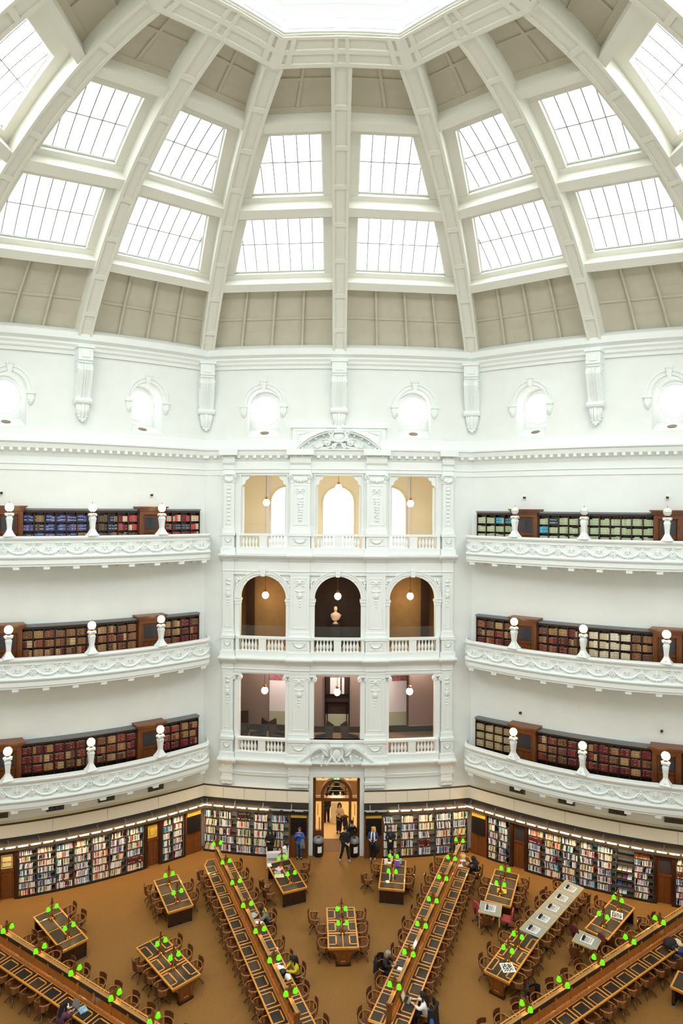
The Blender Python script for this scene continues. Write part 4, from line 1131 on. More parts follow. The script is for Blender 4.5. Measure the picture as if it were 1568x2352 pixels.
# wooden doors between the bookcases
def text_obj(nm,s,M,t,w,z,size,ma,parent,flip):
    cu=bpy.data.curves.new(nm,'FONT'); cu.body=s; cu.size=size; cu.align_x='CENTER'; cu.extrude=.002
    cu.materials.append(MATS[ma]); o=bpy.data.objects.new(nm,cu); COL.objects.link(o)
    p=Vector(M(t,w,z)); q=Vector(M(t+flip*.1,w,z)); X=(q-p).normalized(); Z=Vector((0,0,1)); Y=X.cross(Z)*1
    R=Matrix((X,Z,X.cross(Z))).transposed().to_4x4()
    mw_=Matrix.Translation(p)@R
    o.parent=parent; o.matrix_parent_inverse=Matrix(); o.matrix_basis=_mat4(parent).inverted()@mw_
    return o
def ground_door(M,t0,t1,glass,kind,flip):
    doorn[0]+=1; c=(t0+t1)/2
    t=thing('door_%d'%doorn[0],None,None,M(c,.2,0),kind='structure')
    m=MB()
    for a,b in ((t0-.16,t0),(t1,t1+.16)): m.wbox(M,a,b,0,.4,0,2.28)
    m.wbox(M,t0,t1,0,.36,2.16,2.28); obj('door_frame',m,'dark_wood',t,world=True)
    m=MB(); m.wbox(M,t0,t1,.0,.26,0,2.16)
    for a,b in ((t0+.1,c-.06),(c+.06,t1-.1)): m.wbox(M,a,b,.26,.28,.2,1.2)
    m.wbox(M,t0+.02,t1-.02,.26,.285,1.26,1.36); lf=obj('leaf',m,'door_wood',t,world=True)
    m=MB(); m.wbox(M,t0+.08,t1-.08,.26,.275,1.42,2.06); obj('glazed_panel',m,glass,t,world=True)
    m=MB(); m.ball((t1-.05 if flip>0 else t0+.05,.3,1.3),.03,M=M); obj('handle',m,'brass',lf,world=True)
    if kind=='staff':
        m=MB()
        for a,b,z0,z1 in ((t0+.12,t1-.12,1.98,2.0),(t0+.12,t1-.12,1.48,1.5),(t0+.12,t0+.14,1.48,2.0),(t1-.14,t1-.12,1.48,2.0)): m.wbox(M,a,b,.275,.28,z0,z1)
        obj('sign_border',m,'ink',t,world=True)
        text_obj('sign_text','STAFF ONLY',M,c,.285,1.7,.082,'ink',t,flip)
    if kind=='plain':
        m=MB()
        for a,b,z0,z1 in ((t0+.2,t1-.2,1.94,1.95),(t0+.2,t1-.2,1.53,1.54),(t0+.2,t0+.21,1.53,1.95),(t1-.21,t1-.2,1.53,1.95)): m.wbox(M,a,b,.275,.28,z0,z1)
        obj('etched_border',m,'ink',t,world=True)
for M,fl,gl in ((LM,-1,('sign_yellow','sign_cream')),(RM,1,('blackboard_glass','blackboard_glass'))):
    ground_door(M,2.86,3.56,gl[0],'plain' if fl<0 else '',fl); ground_door(M,10.5,11.22,gl[1],'staff' if fl<0 else '',fl)
    # dark corner cupboard with louvred head
    sd='left' if fl<0 else 'right'
    th=thing('wall_cupboard','dark wooden wall cupboard with black upper panel and gold louvres in the %s corner'%sd,'cupboard',M(.78,.2,0),group='corner cupboards')
    m=MB(); m.wbox(M,.28,1.28,0,.36,0,2.28); obj('body',m,'door_wood',th,world=True)
    m=MB(); m.wbox(M,.36,1.2,.36,.375,1.1,1.98); obj('upper_panel',m,'black_plastic',th,world=True)
    m=MB()
    for k in range(5): m.wbox(M,.36,1.2,.36,.4,2.02+.05*k,2.045+.05*k)
    obj('louvres',m,'sign_yellow',th,world=True)
    m=MB(); m.wbox(M,.3,.77,.36,.375,.08,1.05); m.wbox(M,.79,1.26,.36,.375,.08,1.05); obj('lower_doors',m,'door_wood',th,world=True)
    m=MB(); m.wbox(M,.5,1.06,.375,.4,1.06,1.08); obj('pull',m,'brass',th,world=True)
# ================================================================ reading-room furniture
mat('shade_green',(104,235,16),.3,emit=.5); mat('cloth_white0',(240,236,226),.6); glow('bulb_glow',(255,206,140),130.0); mat('rail_wood',(150,98,48),.34,noise=.2,nscale=9,stretch=(4,4,1),coat=.3); mat('oak_pale',(176,128,66),.4,noise=.2,nscale=5,stretch=(5,5,1),coat=.2)
mat('red_fabric',(176,70,72),.85,noise=.1,nscale=40); mat('dark_red_fabric',(96,30,36),.85)
mat('chess_grey',(160,162,152),.4); mat('chess_black',(20,20,20),.4); mat('chess_white',(240,236,226),.4); mat('birch',(214,184,122),.45)
CH={}
def chair_proto():
    t=thing('swivel_armchair','proto','chair')
    def Wd(m): return m
    m=MB(); N=24; pts=[]
    for j in range(N):
        a=2*PI*j/N; c,s_=cos(a),sin(a); pts.append((.235*math.copysign(abs(c)**.65,c),.225*math.copysign(abs(s_)**.65,s_)))
    m.v=[(x*.93,y*.93,.42) for x,y in pts]+[(x,y,.44) for x,y in pts]+[(x,y,.465) for x,y in pts]+[(x*.85,y*.85,.46) for x,y in pts]+[(0,0,.452)]
    for r in range(3):
        for j in range(N): m.f.append((r*N+j,r*N+(j+1)%N,(r+1)*N+(j+1)%N,(r+1)*N+j))
    m.f.append(tuple(range(N))[::-1])
    for j in range(N): m.f.append((3*N+j,3*N+(j+1)%N,4*N))
    obj('seat',m,'chair_wood',t,smooth=50)
    m=MB(); P=[(-.27,.17,.665),(-.295,.08,.675),(-.29,-.05,.685),(-.25,-.16,.7),(-.15,-.235,.72),(0,-.262,.725),(.15,-.235,.72),(.25,-.16,.7),(.29,-.05,.685),(.295,.08,.675),(.27,.17,.665)]
    m.tube(P,[.022,.025,.022,.021,.024,.028,.024,.021,.022,.025,.022],8); obj('arm_rail',m,'rail_wood',t,smooth=60)
    m=MB()
    def bp(u,v): 
        a=u*.62; r=.27+.05*v; return (r*sin(a),-r*cos(a)+.0,.47+v*.42)
    us=frange(-1,1,6); vv=frange(0,1,4)
    m.grid(bp,us,vv); n0=len(m.v)
    m.grid(lambda u,v:tuple(Vector(bp(u,v))+Vector((.022*sin(u*.62),-.022*cos(u*.62),0))),us,vv)
    nv=len(vv); nu=len(us)
    def idx(i,j,k): return k*n0+i*nv+j
    for i in range(nu-1): m.f.append((idx(i,nv-1,0),idx(i+1,nv-1,0),idx(i+1,nv-1,1),idx(i,nv-1,1))); m.f.append((idx(i,0,0),idx(i+1,0,0),idx(i+1,0,1),idx(i,0,1)))
    for j in range(nv-1): m.f.append((idx(0,j,0),idx(0,j+1,0),idx(0,j+1,1),idx(0,j,1))); m.f.append((idx(nu-1,j,0),idx(nu-1,j+1,0),idx(nu-1,j+1,1),idx(nu-1,j,1)))
    obj('backrest',m,'chair_wood',t,smooth=40)
    for s in (-1,1):
        m=MB(); q=[(.0,.46),(.07,.46),(.1,.56),(.14,.67),(.05,.67),(.04,.56)]; m.prism(lambda u,w,z:(s*(.225+.26*(z-.45)+w),u,z),q,0,.022); obj('arm_support',m,'chair_wood',t)
        for a0,hw_ in ((.98,.2),(1.5,.17)):
            m=MB(); F=lambda u,v,dr:((.255+.06*v+dr)*sin(s*(a0+u*hw_))*1.0,-(.235+.05*v+dr)*cos(a0+u*hw_),.45+.23*v)
            us=frange(-1,1,2); n0=0
            m.grid(lambda u,v:F(u,v,0),us,[0,1]); m.grid(lambda u,v:F(u,v,.02),us,[0,1]); m.grid(lambda u,v:F(u,1,.02*v),us,[0,1])
            for e in (-1,1): m.grid(lambda u,v,e=e:F(e,v,.02*u),[0,1],[0,1])
            obj('side_panel',m,'rail_wood',t)
    m=MB(); m.lathe([(.05,.2),(.03,.24),(.028,.36),(.1,.4),(.16,.42)],10); obj('swivel_post',m,'black_metal',t,smooth=50)
    for k in range(4):
        a=PI/4+k*PI/2; m=MB()
        m.tube([(.03*cos(a),.03*sin(a),.25),(.14*cos(a),.14*sin(a),.235),(.26*cos(a),.26*sin(a),.13),(.33*cos(a),.33*sin(a),.02)],[.03,.03,.026,.02],7)
        obj('leg',m,'chair_wood',t,smooth=60)
    return t
CHAIR=chair_proto(); _used=[False]
def chair(p,face,label,group='wooden swivel armchairs at the desks'):
    """face: direction (angle) the sitter looks"""
    rz=face-PI/2
    if not _used[0]:
        _used[0]=True; CHAIR.location=(p[0],p[1],0); CHAIR.rotation_euler=(0,0,rz); CHAIR['label']=label; CHAIR['group']=group; WORLD[CHAIR.name]=Matrix.Translation((p[0],p[1],0))@Matrix.Rotation(rz,4,'Z'); return CHAIR
    return dup(CHAIR,(p[0],p[1],0),rz,label,group)
# ---- two-shade lamps
def lamp_proto(kind):
    t=thing('desk_lamp','proto','desk lamp')
    H=.5 if kind=='ridge' else .9; za=H-.16 if kind=='ridge' else H-.3; sp=.175
    m=MB()
    if kind=='ridge':
        out=[(.05,0),(.045,.1),(.06,.2),(.09,.26),(.16,.3),(.2,.335),(.15,.345),(.09,.33),(.045,.37),(.025,.46),(.03,.5),(0,.52)]
        P=[(x,z) for x,z in out]+[(-x,z) for x,z in out[::-1][1:]]
        m.prism(lambda u,w,z:(u,w,z),P,-.035,.035)
        obj('post',m,'oak_dark',t)
    else:
        m.lathe([(.04,.12),(.03,.2),(.028,.6),(.034,.62),(.03,.86),(.04,.88),(.0,.92)],8); m.box(-.16,.16,-.02,.02,za+.02,za+.06)
        m.prism(lambda u,w,z:(u,w,z),[(0,za+.06),(.06,za+.06),(.03,za+.16),(0,za+.2)],-.018,.018); m.prism(lambda u,w,z:(u,w,z),[(0,za+.06),(-.06,za+.06),(-.03,za+.16),(0,za+.2)],-.018,.018)
        obj('post',m,'oak_dark',t,smooth=40)
        m=MB()
        for k in range(4):
            a=k*PI/2+PI/4; m.tube([(.03*cos(a),.03*sin(a),.2),(.06*cos(a),.06*sin(a),.1),(.14*cos(a),.14*sin(a),.04),(.17*cos(a),.17*sin(a),.015)],[.016,.022,.024,.015],6)
        m.lathe([(.1,0),(.1,.03),(.05,.06),(.04,.13)],10); obj('base',m,'brass',t,smooth=50)
    for s in (-1,1):
        m=MB(); m.tube([(0,-.03,za),(s*.08,-.05,za+.06),(s*sp,-.05,za+.05),(s*sp,-.05,za-.01)],.011,6); m.lathe([(.022,-.02),(.026,0),(.012,.025)],8,(s*sp,-.05,za)); obj('arm',m,'brass',t,smooth=50)
        m=MB(); m.lathe([(.028,0),(.046,-.025),(.066,-.07),(.082,-.125),(.092,-.175),(.088,-.175),(.077,-.125),(.061,-.07),(.04,-.028),(.02,-.005)][:5],16,(s*sp,-.05,za-.015),cap=False); sh=obj('lamp_shade',m,'shade_green',t,smooth=60,label='glowing green glass bell shade'); m=MB(); m.lathe([(.02,-.004),(.043,-.03),(.063,-.073),(.079,-.128),(.089,-.174)],16,(s*sp,-.05,za-.017),cap=False); obj('added_lining',m,'cloth_white0',sh,smooth=60,label='added white lining keeping the bulb light warm'); m=MB(); m.ball((s*sp,-.05,za-.1),.022,.022,.03,6,4); obj('bulb',m,'bulb_glow',sh,smooth=80)  # white lining added so the bulb throws warm light, not green
    return t
LP={k:[lamp_proto(k),False] for k in ('ridge','table')}
def lamp(kind,p,rz,label,group):
    pr=LP[kind]
    if not pr[1]:
        pr[1]=True; o=pr[0]; o.location=p; o.rotation_euler=(0,0,rz); o['label']=label; o['group']=group; return o
    return dup(pr[0],p,rz,label,group)
# ---- tables
TZ=.76
def slab_strip(m,x0,x1,y0,y1,z0=TZ,h=.004): m.box(x0,x1,y0,y1,z0-.002,z0+h)
def table(px,W,L,ang,kind,label,name,lamps):
    """px: four photo corners of the top; ang: direction of the long axis towards the viewer"""
    c=sum((at(*p,TZ) for p in px),Vector())/4
    rz=ang-PI/2*-1-PI
    rz=ang+PI/2            # local -y runs along ang (towards the viewer)
    t=thing('reading_table',label,'table',(c.x,c.y,0),rz,'free standing reading tables')
    hw,hl=W/2,L/2
    m=MB(); m.box(-hw,hw,-hl,hl,TZ-.045,TZ); m.box(-hw+.03,hw-.03,-hl+.03,hl-.03,TZ-.11,TZ-.045); obj('table_top',m,'oak',t)
    b=.065
    if kind=='A':
        ys=[-hl+b,-hl+.55,-.03,.03,hl-.55,hl-b]
        cells=[(-hw+b,hw-b,-hl+b,-hl+.5),(-hw+b,-.025,-hl+.56,-.025),(.025,hw-b,-hl+.56,-.025),(-hw+b,-.025,.025,hl-.56),(.025,hw-b,.025,hl-.56),(-hw+b,hw-b,hl-.5,hl-b)]
        for x0,x1,y0,y1 in cells:
            m=MB(); slab_strip(m,x0,x1,y0,y1); obj('leather_panel',m,'leather',t)
        for s in (-1,1):
            m=MB(); y=s*(hl-.1); m.box(-hw+.08,hw-.08,y-.03,y+.03,.1,TZ-.1); m.box(-hw+.05,-hw+.13,y-.05,y+.05,0,TZ-.1); m.box(hw-.13,hw-.05,y-.05,y+.05,0,TZ-.1); m.box(-.04,.04,y-.05,y+.05,.05,TZ-.1)
            m.box(-hw+.05,hw-.05,y-.05,y+.05,.05,.14); m.box(-hw+.05,hw-.05,y-.05,y+.05,TZ-.18,TZ-.1); obj('end_panel',m,'dark_wood',t)
            m=MB(); m.box(-hw+.02,hw-.02,y-.08,y+.08,0,.05); obj('plinth',m,'vent_brown',t)
        m=MB(); m.box(-.03,.03,-hl+.1,hl-.1,.02,TZ-.1); obj('centre_panel',m,'dark_wood',t)
    else:
        m=MB(); slab_strip(m,-hw+b,-.02,-hl+b,hl-b); slab_strip(m,.02,hw-b,-hl+b,hl-b); obj('leather_field',m,'leather',t)
        sp=(L-2*b)/3
        for i in range(3):
            y0=-hl+b+sp*i; a,bb=y0+.17,y0+sp-.17
            for s in (-1,1):
                m=MB(); xo,xi=s*(hw-b+.01),s*.25
                for q0,q1,r0,r1 in ((min(xo,xi),max(xo,xi),a-.05,a),(min(xo,xi),max(xo,xi),bb,bb+.05),(min(xi,xi-s*-.05),max(xi,xi+s*.05),a-.05,bb+.05)): slab_strip(m,q0,q1,r0,r1,TZ,.008)
                obj('inlay_frame',m,'oak',t)
                m=MB(); m.lathe([(.016,0),(.016,.012),(0,.014)],8,(s*.31,(a+bb)/2,TZ+.003)); obj('lock_plate',m,'brass',t)
            if i:
                m=MB()
                for s in (-1,1): slab_strip(m,min(s*.08,s*(hw-b)),max(s*.08,s*(hw-b)),y0-.035,y0+.035,TZ,.008)
                obj('divider',m,'oak',t)
        for s in (-1,1):
            y=s*(hl-.1); q=[(-.26,0),(.26,0),(.26,.22)]
            for k in range(7): a=PI/2*k/6; q.append((.26+ (hw-.3)*(1-cos(a)),.22+.38*sin(a)))
            q+=[(hw-.04,TZ-.11),(-hw+.04,TZ-.11)]
            for k in range(6,-1,-1): a=PI/2*k/6; q.append((-.26-(hw-.3)*(1-cos(a)),.22+.38*sin(a)))
            q.append((-.26,.22))
            m=MB(); m.prism(lambda u,w,z:(u,w,z),q,y-.05,y+.05); obj('arched_end',m,'oak_dark',t)
            m=MB(); e=y+s*.05
            for u0,u1,z0,z1 in ((-.24,-.14,.08,.6),(.14,.24,.08,.6),(-.24,.24,.08,.14),(-.24,.24,.55,.62)): m.box(u0,u1,min(e,e+s*.02),max(e,e+s*.02),z0,z1)
            obj('end_moulding',m,'oak_dark',t)
            m=MB(); m.box(-.3,.3,y-.09,y+.09,0,.08); obj('plinth',m,'dark_wood',t)
            m=MB(); m.box(-.1,.1,min(e,e+s*.012),max(e,e+s*.012),.17,.2); obj('vent_slot',m,'oak_pale',t)
        m=MB(); m.box(-.2,.2,-hl+.1,hl-.1,.05,TZ-.11); obj('centre_panel',m,'oak_dark',t)
    R=Matrix.Translation((c.x,c.y,0))@Matrix.Rotation(rz,4,'Z')
    for i,y in enumerate(lamps):
        p=R@Vector((0,y,TZ+.002)); lamp('table',tuple(p),rz,'two-shade green lamp, %s of the pair on %s'%('nearer' if i==0 else 'farther',name),'two-shade table lamps')
    return t,R,hw,hl
def dseat(R,hw,side,y,label,off=.2,tilt=0.0):
    """a chair beside a table: side -1/+1 in table space"""
    p=R@Vector((side*(hw+off),y,0)); q=R@Vector((0,y,0)); d=q-p
    return chair(p,math.atan2(d.y,d.x)+tilt,label)
rad=math.radians
TBL={}
def add_table(key,px,W,L,ang,kind,label,name,seats,lamps):
    t,R,hw,hl=table(px,W,L,rad(ang),kind,label,name,lamps); TBL[key]=(R,hw,hl)
    cnt={}
    for s in seats: cnt[s[0]]=cnt.get(s[0],0)+1
    n={-1:0,1:0}
    for s in seats:
        n[s[0]]+=1; sd='left' if s[0]<0 else 'right'
        # local -x is the photo's left because local -y points at the viewer
        dseat(R,hw,s[0],s[1],'wooden swivel armchair, %s from near end, %s side of %s'%(ordinal(n[s[0]]),sd,name),*s[2:])
C3=(-.85,0,.85)
add_table('A1',((345.7,2021.5),(402,2011.5),(452.7,2078),(390,2093.4)),1.15,2.7,-61,'A','dark leather-topped reading table standing left of the left long desk, near the wall','dark table near left bookcases',[(-1,-.5,.12),(-1,.25,.12),(-1,.95,.2),(1,-.55,.14),(1,.3,.14)],(-.75,.75))
add_table('A2',((609.6,1983.7),(663,1974.7),(709,2037),(651.7,2050)),1.2,2.55,-67,'A','dark leather-topped reading table strewn with open magazines, left of the doorway','magazine-strewn table left of doorway',[(-1,-.75,.5,.3),(-1,-.05,.45,.5),(1,-.35,.05),(1,.55,.5,-.5)],(-.65,.75))
add_table('A3',((880,1972),(936,1976),(925.8,2043.6),(864.6,2041)),1.22,2.5,-98,'A','dark leather-topped reading table with upright books, right of the doorway','dark table right of doorway',[(-1,-.3,.6,.5),(-1,.55,.2),(1,-.3,.12),(1,.5,.15)],(-.55,.75))
add_table('A4',((69,2105.6),(125,2086.4),(210.5,2154),(151.8,2180.8)),1.08,3.0,-44,'A','dark leather-topped reading table nearest the staff door on the left','far left dark table',[(-1,-.55,.14),(-1,.2,.14),(1,.15,.3,.2),(1,1.0,.25)],(-.85,.85))
add_table('A5',((1142.7,2000),(1204,2008),(1161.8,2078),(1103,2066.6)),1.18,2.7,-114,'A','dark leather-topped reading table with a yellow board, right of the right long desk','dark table with yellow board',[(-1,-.6,.12),(-1,.3,.2),(1,-.55,.14),(1,.25,.16),(1,.95,.2)],(-.55,.75))
add_table('A6',((1413,2067),(1464.8,2084.8),(1388.4,2155.7),(1336,2129.8)),1.0,2.95,-135,'A','dark leather-topped reading table with a chessboard at the far right','far right dark table',[(-1,.0,.2),(-1,.8,.2),(1,-.7,.14),(1,.9,.5,.6)],(-.75,.85))
add_table('B1',((308.7,2177),(372.6,2145),(463,2239.5),(399,2271.4)),1.18,3.0,-47,'B','oak reading table with framed leather insets, left of the left long desk in front','left inset-topped oak table',[(-1,-.95,.14),(-1,-.1,.14),(-1,.75,.16),(1,-.9,.1),(1,-.05,.12),(1,.8,.14)],(-.5,.55))
add_table('B2',((748.6,2085),(814,2082.6),(825,2177),(752.4,2177)),1.26,2.56,-87.5,'B','oak reading table with framed leather insets, in the middle of the floor','central oak table',[(-1,-.85,.13),(-1,0,.18),(-1,.85,.5),(1,-.85,.16),(1,0,.16),(1,.85,.16)],(-.42,.5))
add_table('B3',((1196,2139),(1243.7,2155.7),(1163,2252.6),(1099,2225.5)),1.04,3.1,-128,'B','oak reading table with framed leather insets, at the end of the chess tables','oak table by chess row',[(-1,-1.0,.12),(-1,-.2,.14),(-1,.9,.16),(1,-1.0,.14),(1,-.15,.14),(1,.7,.14)],(-.45,.55))
add_table('A7',((1561,2269),(1625,2234),(1725,2311),(1659,2350)),1.1,2.7,-42,'A','corner of a dark leather-topped table cut by the photo\'s lower right edge','cut-off table at right edge',[],(-.8,.8))
# ---- long radial desks
DPX=.88
def long_desk(key,F,N,Lt,name,nseat,y0,lamps,ridge_end,skip=(),sides=(-1,1),hid=()):
    F=Vector((F[0],F[1],0)); N=Vector((N[0],N[1],0)); d=(N-F).normalized(); rz=math.atan2(d.y,d.x)+PI/2
    t=thing('long_reading_desk','long oak reading desk with raised middle ridge, %s'%name[0],'desk',tuple(F),rz,'long radial reading desks')
    hw=.69; R=WORLD[t.name]
    # local -y runs from the far end to the viewer
    for s in (-1,1):
        m=MB(); P=[(s*.1,-.0),(s*.45,0),(s*hw,-.42),(s*hw,-Lt),(s*.1,-Lt)]
        m.prism(lambda u,w,z:(u,z,w),P,TZ-.05,TZ); P2=[(s*.1,-.05),(s*.42,-.05),(s*(hw-.05),-.44),(s*(hw-.05),-Lt+.05),(s*.1,-Lt+.05)]
        m.prism(lambda u,w,z:(u,z,w),P2,TZ-.12,TZ-.05)
        obj('table_top',m,'oak',t)
        m=MB(); P=[(s*.15,-.06),(s*.43,-.06),(s*(hw-.06),-.42),(s*(hw-.06),-Lt+.06),(s*.15,-Lt+.06)]
        m.prism(lambda u,w,z:(u,z,w),P,TZ-.002,TZ+.004); obj('leather_field',m,'leather',t)
        for i in range(nseat):
            y=-(y0+DPX*i); m=MB(); xi,xo=s*.22,s*(hw-.05); lo,hi=min(xi,xo),max(xi,xo)
            for q0,q1,r0,r1 in ((lo,hi,y+.24,y+.285),(lo,hi,y-.285,y-.24),(min(xi,xi+s*.045),max(xi,xi+s*.045),y-.285,y+.285)): m.box(q0,q1,r0,r1,TZ-.001,TZ+.008)
            obj('inlay_frame',m,'oak',t)
            m=MB(); m.lathe([(.014,0),(.014,.012),(0,.014)],7,(s*.3,y,TZ+.003)); obj('lock_plate',m,'brass',t)
            m=MB(); m.box(min(s*.15,xo),max(s*.15,xo),y-DPX/2-.03,y-DPX/2+.03,TZ-.001,TZ+.008); obj('divider',m,'oak',t)
    m=MB(); m.box(-.11,.11,-ridge_end,-.05,TZ-.6,TZ+.02)
    m.mold(lambda u,w,z:(w,u,z),[(-.13,TZ),(.13,TZ),(.11,TZ+.06),(.09,TZ+.1),(.05,TZ+.12),(.05,1.34),(.06,1.36),(-.06,1.36),(-.05,1.34),(-.05,TZ+.12),(-.09,TZ+.1),(-.11,TZ+.06)],[-ridge_end,-.1])
    k=int(ridge_end/.88)
    for i in range(k+1):
        y=-.12-i*.88; m.box(-.066,.066,y-.05,y+.05,TZ+.1,1.28)
    obj('ridge_panel',m,'oak_ridge',t)
    m=MB(); m.box(-.062,.062,-ridge_end-.005,-.1,1.2,1.355); obj('ridge_band',m,'leather',t,label='dark band under the ridge cap')
    m=MB(); m.mold(lambda u,w,z:(w,u,z),[(-.06,1.36),(.06,1.36),(.068,1.39),(.05,1.4),(.03,1.4),(.018,1.38),(-.018,1.38),(-.03,1.4),(-.05,1.4),(-.068,1.39)],[-ridge_end-.03,-.08]); obj('ridge_cap',m,'oak_pale',t)
    m=MB(); m.box(-.09,.09,-ridge_end-.02,-ridge_end+.06,.05,1.355); m.box(-.12,.12,-ridge_end-.05,-ridge_end+.07,1.29,1.358); obj('end_post',m,'oak_dark',t)
    for y in (-.5,-Lt*.35,-Lt*.68,-Lt+.25):
        for s in (-1,1):
            m=MB(); m.box(min(s*.1,s*.5),max(s*.1,s*.5),y-.03,y+.03,0,TZ-.12); obj('support_panel',m,'oak_dark',t)
    for i,y in enumerate(lamps):
        p=R@Vector((0,-y,1.39)); lamp('ridge',tuple(p),rz,'two-shade green lamp, %s from far end of the %s ridge'%(ordinal(i+1),name[1]),'two-shade ridge lamps')
    for s in sides:
        for i in range(nseat):
            if (s,i) in hid: continue
            y=-(y0+DPX*i); r=random.Random(i*7+s+len(key)*31+ord(key[-1])); off=.08+r.uniform(-.04,.08)
            if (s,i) in skip: off,y=skip[(s,i)][0],-skip[(s,i)][1]
            p=R@Vector((s*(hw+off),y+r.uniform(-.05,.05),0)); q=R@Vector((0,y,0)); dd=q-p
            chair(p,math.atan2(dd.y,dd.x)+r.uniform(-.22,.22),'wooden swivel armchair, %s from far end, %s side of the %s'%(ordinal(i+1),'left' if s<0 else 'right',name[1]))
    TBL[key]=(R,hw,Lt)
long_desk('S1',(-6.02,31.55),(-1.37,21.4),11.95,('from left corner, left of the central table','left long desk'),13,.9,[.14+1.76*k for k in range(7)],11.4,skip={(1,5):(.36,5.27),(1,9):(.34,8.72)})
long_desk('S2',(6.32,32.0),(1.86,21.6),11.55,('from right corner, right of the central table','right long desk'),13,.78,[.14+1.76*k for k in range(7)],11.3,skip={(-1,9):(.36,8.78),(1,11):(.34,10.25),(1,0):(.3,.84)})
S3F=Vector((-15.3,26.35)); S3N=Vector((-6.33,20.85)); S4F=Vector((16.6,27.95)); S4N=Vector((6.1,21.0))
def lamps_on(F,N,px):
    d=(N-F).normalized(); out=[]
    for x,y in px:
        q=at(x,y,1.75); out.append((Vector((q.x,q.y))-F).dot(d))
    return out
long_desk('S3',tuple(S3F),tuple(S3N),12.2,('crossing the lower left corner','lower left long desk'),13,.95,lamps_on(S3F,S3N,((6,2128),(78,2176),(157,2227),(246,2286),(343,2334))),12.0,hid={(1,0),(1,1),(-1,0),(-1,1),(-1,12),(-1,11)},skip={(-1,7):(.34,7.5)})
long_desk('S4',tuple(S4F),tuple(S4N),14.2,('crossing the lower right corner','lower right long desk'),15,.95,lamps_on(S4F,S4N,((1530,2112),(1462,2156),(1388,2202),(1308,2254),(1219,2306))),13.8,hid={(1,0),(1,1),(-1,0),(-1,1),(1,14),(1,13)},skip={(1,3):(.34,3.85)})
# ---- chess tables and boards
PIECE={}
def piece_mesh(kind,colr):
    k=(kind,colr)
    if k not in PIECE:
        m=MB(); h={'pawn':.05,'rook':.06,'bishop':.075,'king':.095}[kind]
        top={'pawn':[(.011,.034),(.014,.042),(.009,.05)],'rook':[(.013,.04),(.017,.045),(.017,.06),(.012,.06)],'bishop':[(.012,.05),(.014,.058),(.006,.07),(.004,.075)],'king':[(.012,.06),(.018,.08),(.008,.085),(.005,.095)]}[kind]
        m.lathe([(.02,0),(.021,.006),(.012,.014),(.008,.028)]+top,9); PIECE[k]=mesh_from('chess_piece',m,'chess_black' if colr=='black' else 'chess_white',60)
    return PIECE[k]
BOARDN=[0]
def chessboard(c,rz,z,where,seed,scatter=False,size=.46):
    t=thing('chessboard','white chessboard sheet %s'%where,'chessboard',(c[0],c[1],z),rz,'chessboards')
    m=MB(); h=size/2; m.box(-h,h,-h,h,0,.004); obj('sheet',m,'paper',t)
    m=MB(); g=size*.78; q=g/8
    for i in range(8):
        for j in range(8):
            if (i+j)%2==0: m.box(-g/2+i*q,-g/2+(i+1)*q,-g/2+j*q,-g/2+(j+1)*q,.003,.0055)
    obj('squares',m,'chess_black',t)
    r=random.Random(seed); R=WORLD[t.name]
    order=['rook','bishop','bishop','king','king','bishop','bishop','rook']
    used=set()
    for colr,rows,gr in (('black',(0,1),0),('white',(7,6),1)):
        for rr_ in rows:
            for i in range(8):
                kind='pawn' if rr_ in (1,6) else order[i]
                a,b=i,rr_
                if scatter:
                    while True:
                        a,b=r.randint(0,7),r.randint(0,7)
                        if (a,b) not in used: break
                    used.add((a,b))
                    if r.random()<.35: continue
                p=R@Vector((-g/2+(b+.5)*q,-g/2+(a+.5)*q,.006))
                o=bpy.data.objects.new('chess_piece',piece_mesh(kind,colr)); COL.objects.link(o); o.location=p
                tag(o,'small %s chess piece on board %s'%(colr,where),'chess piece','%s pieces on the board %s'%(colr,where))
def chess_table(c,rz,label,W=.86,L=.9):
    t=thing('chess_table',label,'table',(c[0],c[1],0),rz,'grey-topped chess tables')
    m=MB(); m.box(-W/2,W/2,-L/2,L/2,TZ-.06,TZ-.004); obj('table_top',m,'birch',t)
    m=MB(); m.box(-W/2+.03,W/2-.03,-L/2+.03,L/2-.03,TZ-.005,TZ); obj('grey_inlay',m,'chess_grey',t)
    for x in (-1,1):
        for y in (-1,1):
            m=MB(); m.lathe([(.025,0),(.03,TZ-.06)],8,(x*(W/2-.05),y*(L/2-.05),0)); obj('leg',m,'birch',t)
CRZ=rad(-137.1)+PI/2
pa=at(1309.8,2040.5,TZ); pb=at(1224.6,2134,TZ); ax=(pb-pa); CRZ=math.atan2(ax.y,ax.x)+PI/2; step=ax.length/4
WHR=('nearest the bookcases','second','third','fourth','fifth, against the inset-topped table')
for i in range(5):
    c=pa.lerp(pb,i/4); wh='of the chess row, %s from bookcases'%ordinal(i+1)
    chess_table(c,CRZ,'grey-topped chess table, %s from the bookcases in the row'%ordinal(i+1),.9,step-.004)
    chessboard(c,CRZ,TZ+.001,wh,i)
    d=ax.normalized(); nrm=Vector((d.y,-d.x,0))
    for s,sd in ((1,'left'),(-1,'right')):
        p=c+nrm*s*(.5 if s>0 else .6); f=-nrm*s
        chair(p,math.atan2(f.y,f.x)+rnd.uniform(-.15,.15),'wooden swivel armchair, %s side of chess row, %s table from the bookcases'%(sd,ordinal(i+1)),'wooden armchairs at the chess tables')
p=at(1256,2072,.5); chair((p.x,p.y),rad(-60),'wooden swivel armchair standing alone left of the chess table row')
c1=(at(1119,2071,TZ)+at(1149,2078,TZ)+at(1136,2101.5,TZ)+at(1098,2093.5,TZ))/4
